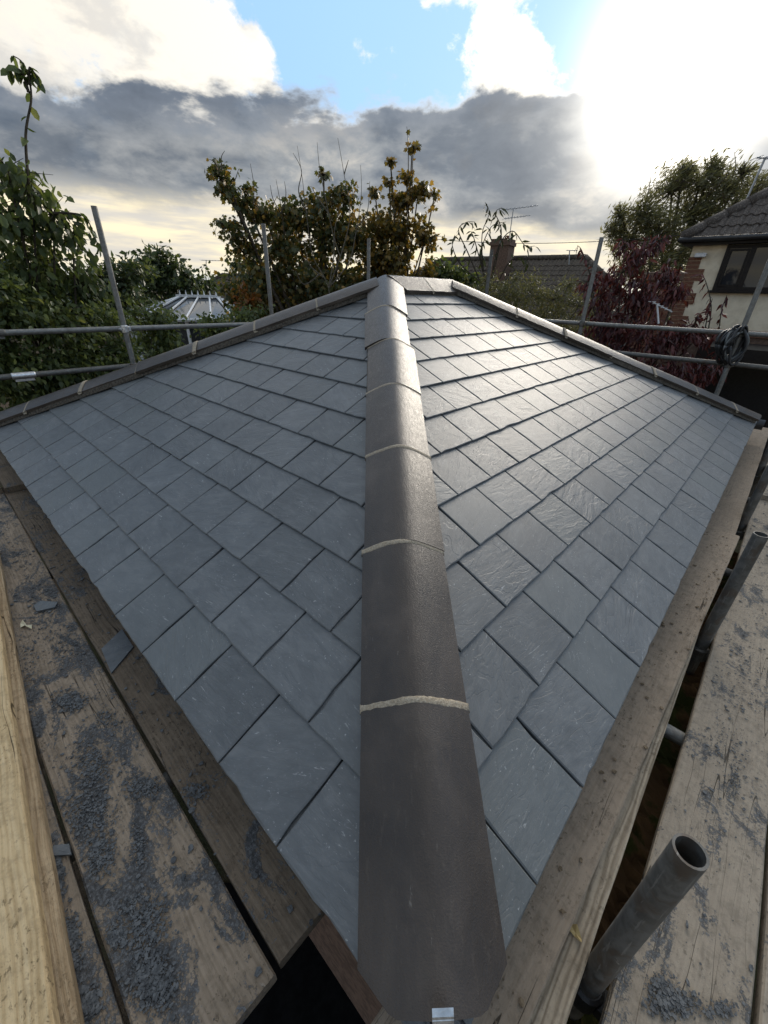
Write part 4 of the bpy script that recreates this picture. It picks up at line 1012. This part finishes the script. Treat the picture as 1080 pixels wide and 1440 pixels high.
def hip_roof(h, W, D, ze, over, pitch, mat, facade=True, tiles_left=False, w=.3, gauge=.31, limit=300):
    x0, x1, y0, y1 = -over, W + over, -over, D + over; hw = (y1 - y0) / 2; tpz = math.tan(R_(pitch)); zr = ze + hw * tpz
    V = [(x0, y0, ze), (x1, y0, ze), (x1, y1, ze), (x0, y1, ze), (x0 + hw, y0 + hw, zr), (x1 - hw, y0 + hw, zr)]
    mb = MB(); mb.add(V, [(0, 1, 5, 4), (1, 2, 5), (2, 3, 4, 5), (3, 0, 4), (3, 2, 1, 0)]); h.part(mb, 'roof', mat)
    c, s_ = math.cos(R_(pitch)), math.sin(R_(pitch))
    tile_slope(h, np.array([x0, y0 - .03, ze - .015]), np.array([1., 0, 0]), np.array([0, c, s_]), x1 - x0, hw / c, c, c, mat, w, gauge, limit=limit)
    if tiles_left:
        tile_slope(h, np.array([x0 - .03, y1, ze - .015]), np.array([0, -1., 0]), np.array([c, 0, s_]), y1 - y0, hw / c, c, c, mat, w, gauge, limit=0)
    for a_, b_ in ((V[0], V[4]), (V[4], V[5]), (V[5], V[1]), (V[3], V[4])):
        a_, b_ = np.array(a_), np.array(b_); L = np.linalg.norm(b_ - a_); k = max(2, int(L / .42))
        for i in range(k):
            mb = MB(); mb.tube([a_ + (b_ - a_) * (i / k) + [0, 0, .03], a_ + (b_ - a_) * ((i + .97) / k) + [0, 0, .035]], [.115, .105], 8); h.part(mb, 'ridge_tile', mat, smooth=True)
    return zr
# ---- cream rendered house on the right
h = House(958, 12.2, 42.3, 'rendered_house', 'cream rendered house with brick quoins, dark framed window and tiled hipped roof')
_, ZE = h.loc(958, 339); _, ZS = h.loc(985, 461); HWID, HDEP = 7.2, 7.0
mb = MB(); mb.box((0, 0, ZS), (HWID, HDEP, ZE)); h.part(mb, 'wall', RENDER)
mb = MB(); mb.box((.02, .02, 0), (HWID - .02, HDEP - .02, ZS - .12)); h.part(mb, 'lower_wall', BRICK2)
mb = MB(); mb.box((-.03, -.03, ZS - .12), (HWID + .03, HDEP + .03, ZS)); h.part(mb, 'string_course', BRICK)
hip_roof(h, HWID, HDEP, ZE + .02, .2, 37, RTILE2, limit=290)
mb = MB(); mb.box((-.18, -.18, ZE - .10), (HWID + .18, -.155, ZE + .01)); mb.box((-.154, -.154, ZE - .10), (HWID + .15, -.003, ZE - .08)); h.part(mb, 'fascia', FRAME)
mb = MB(); mb.tube([(-.24, -.24, ZE - .005), (HWID + .22, -.24, ZE - .005)], .052, 10); h.part(mb, 'gutter', BLACK, smooth=True)
mb = MB(); mb.tube([(-.23, -.24, ZE), (-.23, HDEP + .2, ZE)], .052, 10); h.part(mb, 'gutter', BLACK, smooth=True)
k = 0; z = ZS + .002
while z + .225 < ZE - .1:
    wq = .34 if k % 2 == 0 else .22
    mb = MB()
    for j in range(3): mb.box((-.012, -.014, z + j * .075), (wq, .10, z + j * .075 + .066))
    h.part(mb, 'brick_quoin', BRICK); z += .225; k += 1
xa, zb = h.loc(1003, 408); xm, _ = h.loc(1038, 405); xt, zt_ = h.loc(1022, 345)
xw = xa - .02; W_ = 2.35
def window(h, x0, z0, x1, z1, mull, name='window'):
    f = .06; mb = MB()
    mb.box((x0, -.035, z0), (x0 + f, .06, z1)); mb.box((x1 - f, -.035, z0), (x1, .06, z1)); mb.box((x0 + f, -.035, z0), (x1 - f, .06, z0 + f)); mb.box((x0 + f, -.035, z1 - f), (x1 - f, .06, z1))
    for m_ in mull: mb.box((m_ - f * .7, -.037, z0 + f), (m_ + f * .7, .06, z1 - f))
    fr = h.part(mb, name, FRAME); e = [x0 + f] + [q for m_ in mull for q in (m_ - f * .7, m_ + f * .7)] + [x1 - f]
    for i in range(0, len(e), 2):
        mb = MB(); mb.box((e[i], -.012, z0 + f), (e[i + 1], -.006, z1 - f)); h.part(mb, 'pane', GLASS, fr)
    # opening sash with its own frame
    mb = MB(); a_, b_ = e[0] + .01, e[1] - .01; q = .035
    mb.box((a_, -.05, z0 + f + .01), (a_ + q, -.037, z1 - f - .01)); mb.box((b_ - q, -.05, z0 + f + .01), (b_, -.037, z1 - f - .01)); mb.box((a_ + q, -.05, z0 + f + .01), (b_ - q, -.037, z0 + f + .01 + q)); mb.box((a_ + q, -.05, z1 - f - .01 - q), (b_ - q, -.037, z1 - f - .01))
    h.part(mb, 'sash', FRAME, fr)
    mb = MB(); mb.box((x0 - .06, -.10, z0 - .05), (x1 + .06, .02, z0 - .003), bev=.008); h.part(mb, 'sill', FRAME, fr)
window(h, xw, zb, xw + W_, zt_, [xm + .02, xw + W_ - .7])
xl, zl = h.loc(986, 360)
mb = MB(); mb.box((xl - .10, -.11, zl - .03), (xl + .10, -.04, zl + .05), bev=.012); mb.tube([(xl, 0, zl), (xl, -.05, zl)], .025, 8); h.part(mb, 'floodlight', WHITE)
# lean-to with dark opening under the string course
ln = empty('lean_to', h.o, 'dark open fronted lean-to below the cream house wall', 'lean-to'); ln.matrix_world = h.M
def lp(mb, name, mat): o = bpy.data.objects.new(name, mb.mesh(name, mat)); return link(o, ln)
mb = MB(); mb.box((.95, -1.75, ZS - .32), (6.5, -.04, ZS - .24)); lp(mb, 'roof', BLACK)
mb = MB(); mb.box((.95, -1.79, ZS - .46), (6.5, -1.755, ZS - .23)); lp(mb, 'fascia', FRAME)
for x in (1.0, 2.3, 4.2, 6.3): mb = MB(); mb.box((x, -1.72, 0), (x + .09, -1.63, ZS - .322)); lp(mb, 'post', FRAME)
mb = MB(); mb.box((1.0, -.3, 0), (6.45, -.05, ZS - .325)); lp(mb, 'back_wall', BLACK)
mb = MB(); mb.box((.95, -1.6, .1), (.99, -.32, ZS - .325)); lp(mb, 'side_wall', FRAME)
# aerial mast beside the chimney
def aerial(label, p0, p1, boom, n, size, name='tv_aerial', mat=None, r=.018, second=True):
    p0, p1 = np.asarray(p0), np.asarray(p1); root = empty(name, p0, label, 'aerial')
    mb = MB(); mb.tube([(0, 0, 0), p1 - p0], r, 6); mb.obj('mast', mat or ALU, root)
    mb = MB(); b_ = unit(boom); tr = unit(np.cross(b_, [0, 0, 1.]))
    for zoff, k in (((0, 1.0), (-.28, .75)) if second else ((0, 1.0),)):
        c = p1 - p0 + np.array([0, 0, zoff])
        mb.tube([c - b_ * size * .25, c + b_ * size * .75 * k], r * .7, 5)
        for i in range(n):
            q = c - b_ * size * .25 + b_ * size * k * i / n; l = size * (.26 - .008 * i); mb.tube([q - tr * l, q + tr * l], r * .35, 4)
    mb.obj('array', mat or ALU, root); return root
aerial('leaning aerial mast above the cream house roof', at(1048, 285, 13.5), at(1076, 222, 13.5), rt, 5, .7, r=.022, second=False)
# ---- bungalow
h2 = House(612, 18.0, 33, 'bungalow', 'brown tiled bungalow with a brick chimney beyond the olive hedge')
x0_, zr_ = h2.loc(622, 366, 3.3); x1_, _ = h2.loc(818, 362, 3.3)
BW = x1_ - x0_ + 2 * 3.6; pit2 = 34; ze2 = zr_ - 3.9 * math.tan(R_(pit2))
h2.root.matrix_world = h2.M @ Matrix.Translation((x0_ - 3.6, 0, 0))
mb = MB(); mb.box((0, 0, 0), (BW, 7.0, ze2 + .05)); h2.part(mb, 'wall', BRICK2)
hip_roof(h2, BW, 7.0, ze2, .4, pit2, RTILE3, w=.3, gauge=.3)
mb = MB(); mb.tube([(-.45, -.46, ze2 - .01), (BW + .45, -.46, ze2 - .01)], .055, 8); h2.part(mb, 'gutter', BLACK)
xc0, zc0 = h2.loc(691, 336, 2.2); xc1, _ = h2.loc(717, 336, 2.2); sh = x0_ - 3.6
ch = MB(); ch.box((xc0 - sh, 2.2, ze2 + 1.0), (xc1 - sh, 2.9, zc0)); ch.box((xc0 - sh - .04, 2.16, zc0 - .22), (xc1 - sh + .04, 2.94, zc0 - .10)); cho = h2.part(ch, 'chimney', BRICK2)
for dx in (.2, .5): mb = MB(); mb.tube([(xc0 - sh + dx, 2.55, zc0 - .01), (xc0 - sh + dx, 2.55, zc0 + .12)], [.10, .085], 10); h2.part(mb, 'chimney_pot', BRICK, cho)
pa = h2.o + h2.ex * (xc1 - .1) + h2.ey * 2.4 + h2.ez * (zc0 - .4)
aerial('television aerial strapped to the bungalow chimney', pa, pa + np.array([0, 0, 1.35]), unit(rt * .95 + np.array([0, 0, .12])), 8, 1.2)
pb = at(800, 372, 17); aerial('small aerial on the right of the bungalow ridge', pb, at(801, 352, 17), rt, 3, .35, second=False)
w0, w1 = at(560, 330, 24), at(1010, 325, 20); mb = MB()
mb.tube([w0 + (w1 - w0) * t - np.array([0, 0, .35 * 4 * t * (1 - t)]) for t in np.linspace(0, 1, 17)], .012, 5)
o = mb.obj('overhead_wire', BLACK); tag(o, 'overhead wire crossing the sky above the bungalow', 'wire')
# ---- distant tiled house, left
h3 = House(305, 25, 6, 'distant_house', 'distant brown tiled house beside the autumn maple')
xr, zr3 = h3.loc(322, 388, 3.0)
z3 = zr3 - 3.3 * math.tan(R_(36)); sh3 = xr - 3.4
h3.root.matrix_world = h3.M @ Matrix.Translation((sh3, 0, 0))
mb = MB(); mb.box((0, 0, 0), (9.5, 6.0, z3 + .05)); h3.part(mb, 'wall', BRICK2)
hip_roof(h3, 9.5, 6.0, z3, .3, 36, RTILE3, limit=260)
pc = at(289, 400, 24); aerial('thin aerial against the pale sky left of the autumn maple', pc, at(290, 366, 24), rt, 6, .9, second=False)
pc = at(228, 372, 24); aerial('tiny aerial above the dark rounded tree', pc, at(228, 346, 24), rt, 4, .5, second=False)
# ---- brick chimney stack and white aerial behind the red shrub
p = at(928, 400, 10.2); cb = empty('brick_chimney', (p[0], p[1], GZ), 'tall brick chimney stack half hidden behind the red shrub', 'chimney')
ztop = at(930, 383, 10.2)[2] - GZ; cb.rotation_euler = (0, 0, math.atan2(rt[1], rt[0]))
mb = MB(); mb.box((-.2, -.2, 0), (.2, .2, ztop - .15)); mb.obj('stack', BRICK2, cb)
k = 0; z = ztop - 1.3; mb = MB()
while z < ztop - .16: mb.box((-.206, -.206, z), (.206, .206, z + .064)); z += .075
mb.obj('brick_courses', BRICK, cb)
mb = MB(); mb.box((-.25, -.25, ztop - .149), (.25, .25, ztop), bev=.02); mb.obj('cap', BRICK2, cb)
pw = at(926, 455, 7.4); aerial('white aerial poking out of the red shrub', pw, at(924, 428, 7.4), unit(rt * .8 + np.array([0, 0, -.3])), 5, .34, mat=WHITE, r=.012, second=False)
# ---- conservatory roof
CGLASS = mat_plain('conservatory_glass', (.02, .024, .027), (.04, .045, .05), 10, .1, 0, .8, 0)
p = at(283, 440, 13.0); cv = empty('conservatory', (p[0], p[1], GZ), 'conservatory with white glazing bars beyond the left hedge', 'conservatory')
cv.rotation_euler = (0, 0, math.atan2(rt[1], rt[0]) + .15)
ze_ = at(283, 444, 13.0)[2] - GZ; zr_ = at(283, 419, 13.0)[2] - GZ; RX, RY = 1.75, 1.45
ringp = [(RX * math.cos(a) * 1.0, RY * math.sin(a)) for a in np.linspace(0, 2 * math.pi, 20, endpoint=False)]
rid = lambda x: (max(-.45, min(.45, x * .5)), 0)
for i in range(20):
    (xa, ya), (xb, yb) = ringp[i], ringp[(i + 1) % 20]; ra, rb2 = rid(xa), rid(xb)
    mb = MB(); mb.add([(xa, ya, ze_), (xb, yb, ze_), (rb2[0], 0, zr_), (ra[0], 0, zr_)], [(0, 1, 2, 3)]); mb.obj('pane', CGLASS, cv)
    mb = MB(); mb.tube([(xa * 1.03, ya * 1.03, ze_ + .01), (ra[0], 0, zr_ + .03)], .024, 5); mb.obj('glazing_bar', WHITE, cv)
    mb = MB(); mb.box((-.03, -.03, 0), (.03, .03, ze_ - .06)); q = mb.obj('post', WHITE, cv); q.location = (xa, ya, 0); q.rotation_euler = (0, 0, math.atan2(ya, xa))
    mb = MB(); mb.add([(xa * .98, ya * .98, .6), (xb * .98, yb * .98, .6), (xb * .98, yb * .98, ze_ - .05), (xa * .98, ya * .98, ze_ - .05)], [(0, 1, 2, 3)]); mb.obj('side_pane', CGLASS, cv)
mb = MB(); mb.tube([(x * 1.04, y * 1.04, ze_ - .02) for x, y in ringp + ringp[:1]], .05, 6, cap=False); mb.obj('eaves_gutter', WHITE, cv)
mb = MB(); mb.box((-.55, -.04, zr_ + .01), (.55, .04, zr_ + .07))
for x in np.linspace(-.45, .45, 7): mb.tube([(x, 0, zr_ + .06), (x, 0, zr_ + .17)], [.025, .006], 5)
mb.obj('ridge_cresting', WHITE, cv)
mb = MB(); mb.tube([(x * .97, y * .97, 0) for x, y in ringp + ringp[:1]], .02, 4, cap=False); mb.tube([(x * .97, y * .97, .3) for x, y in ringp + ringp[:1]], .3, 4, cap=False); mb.obj('dwarf_wall', BRICK, cv)
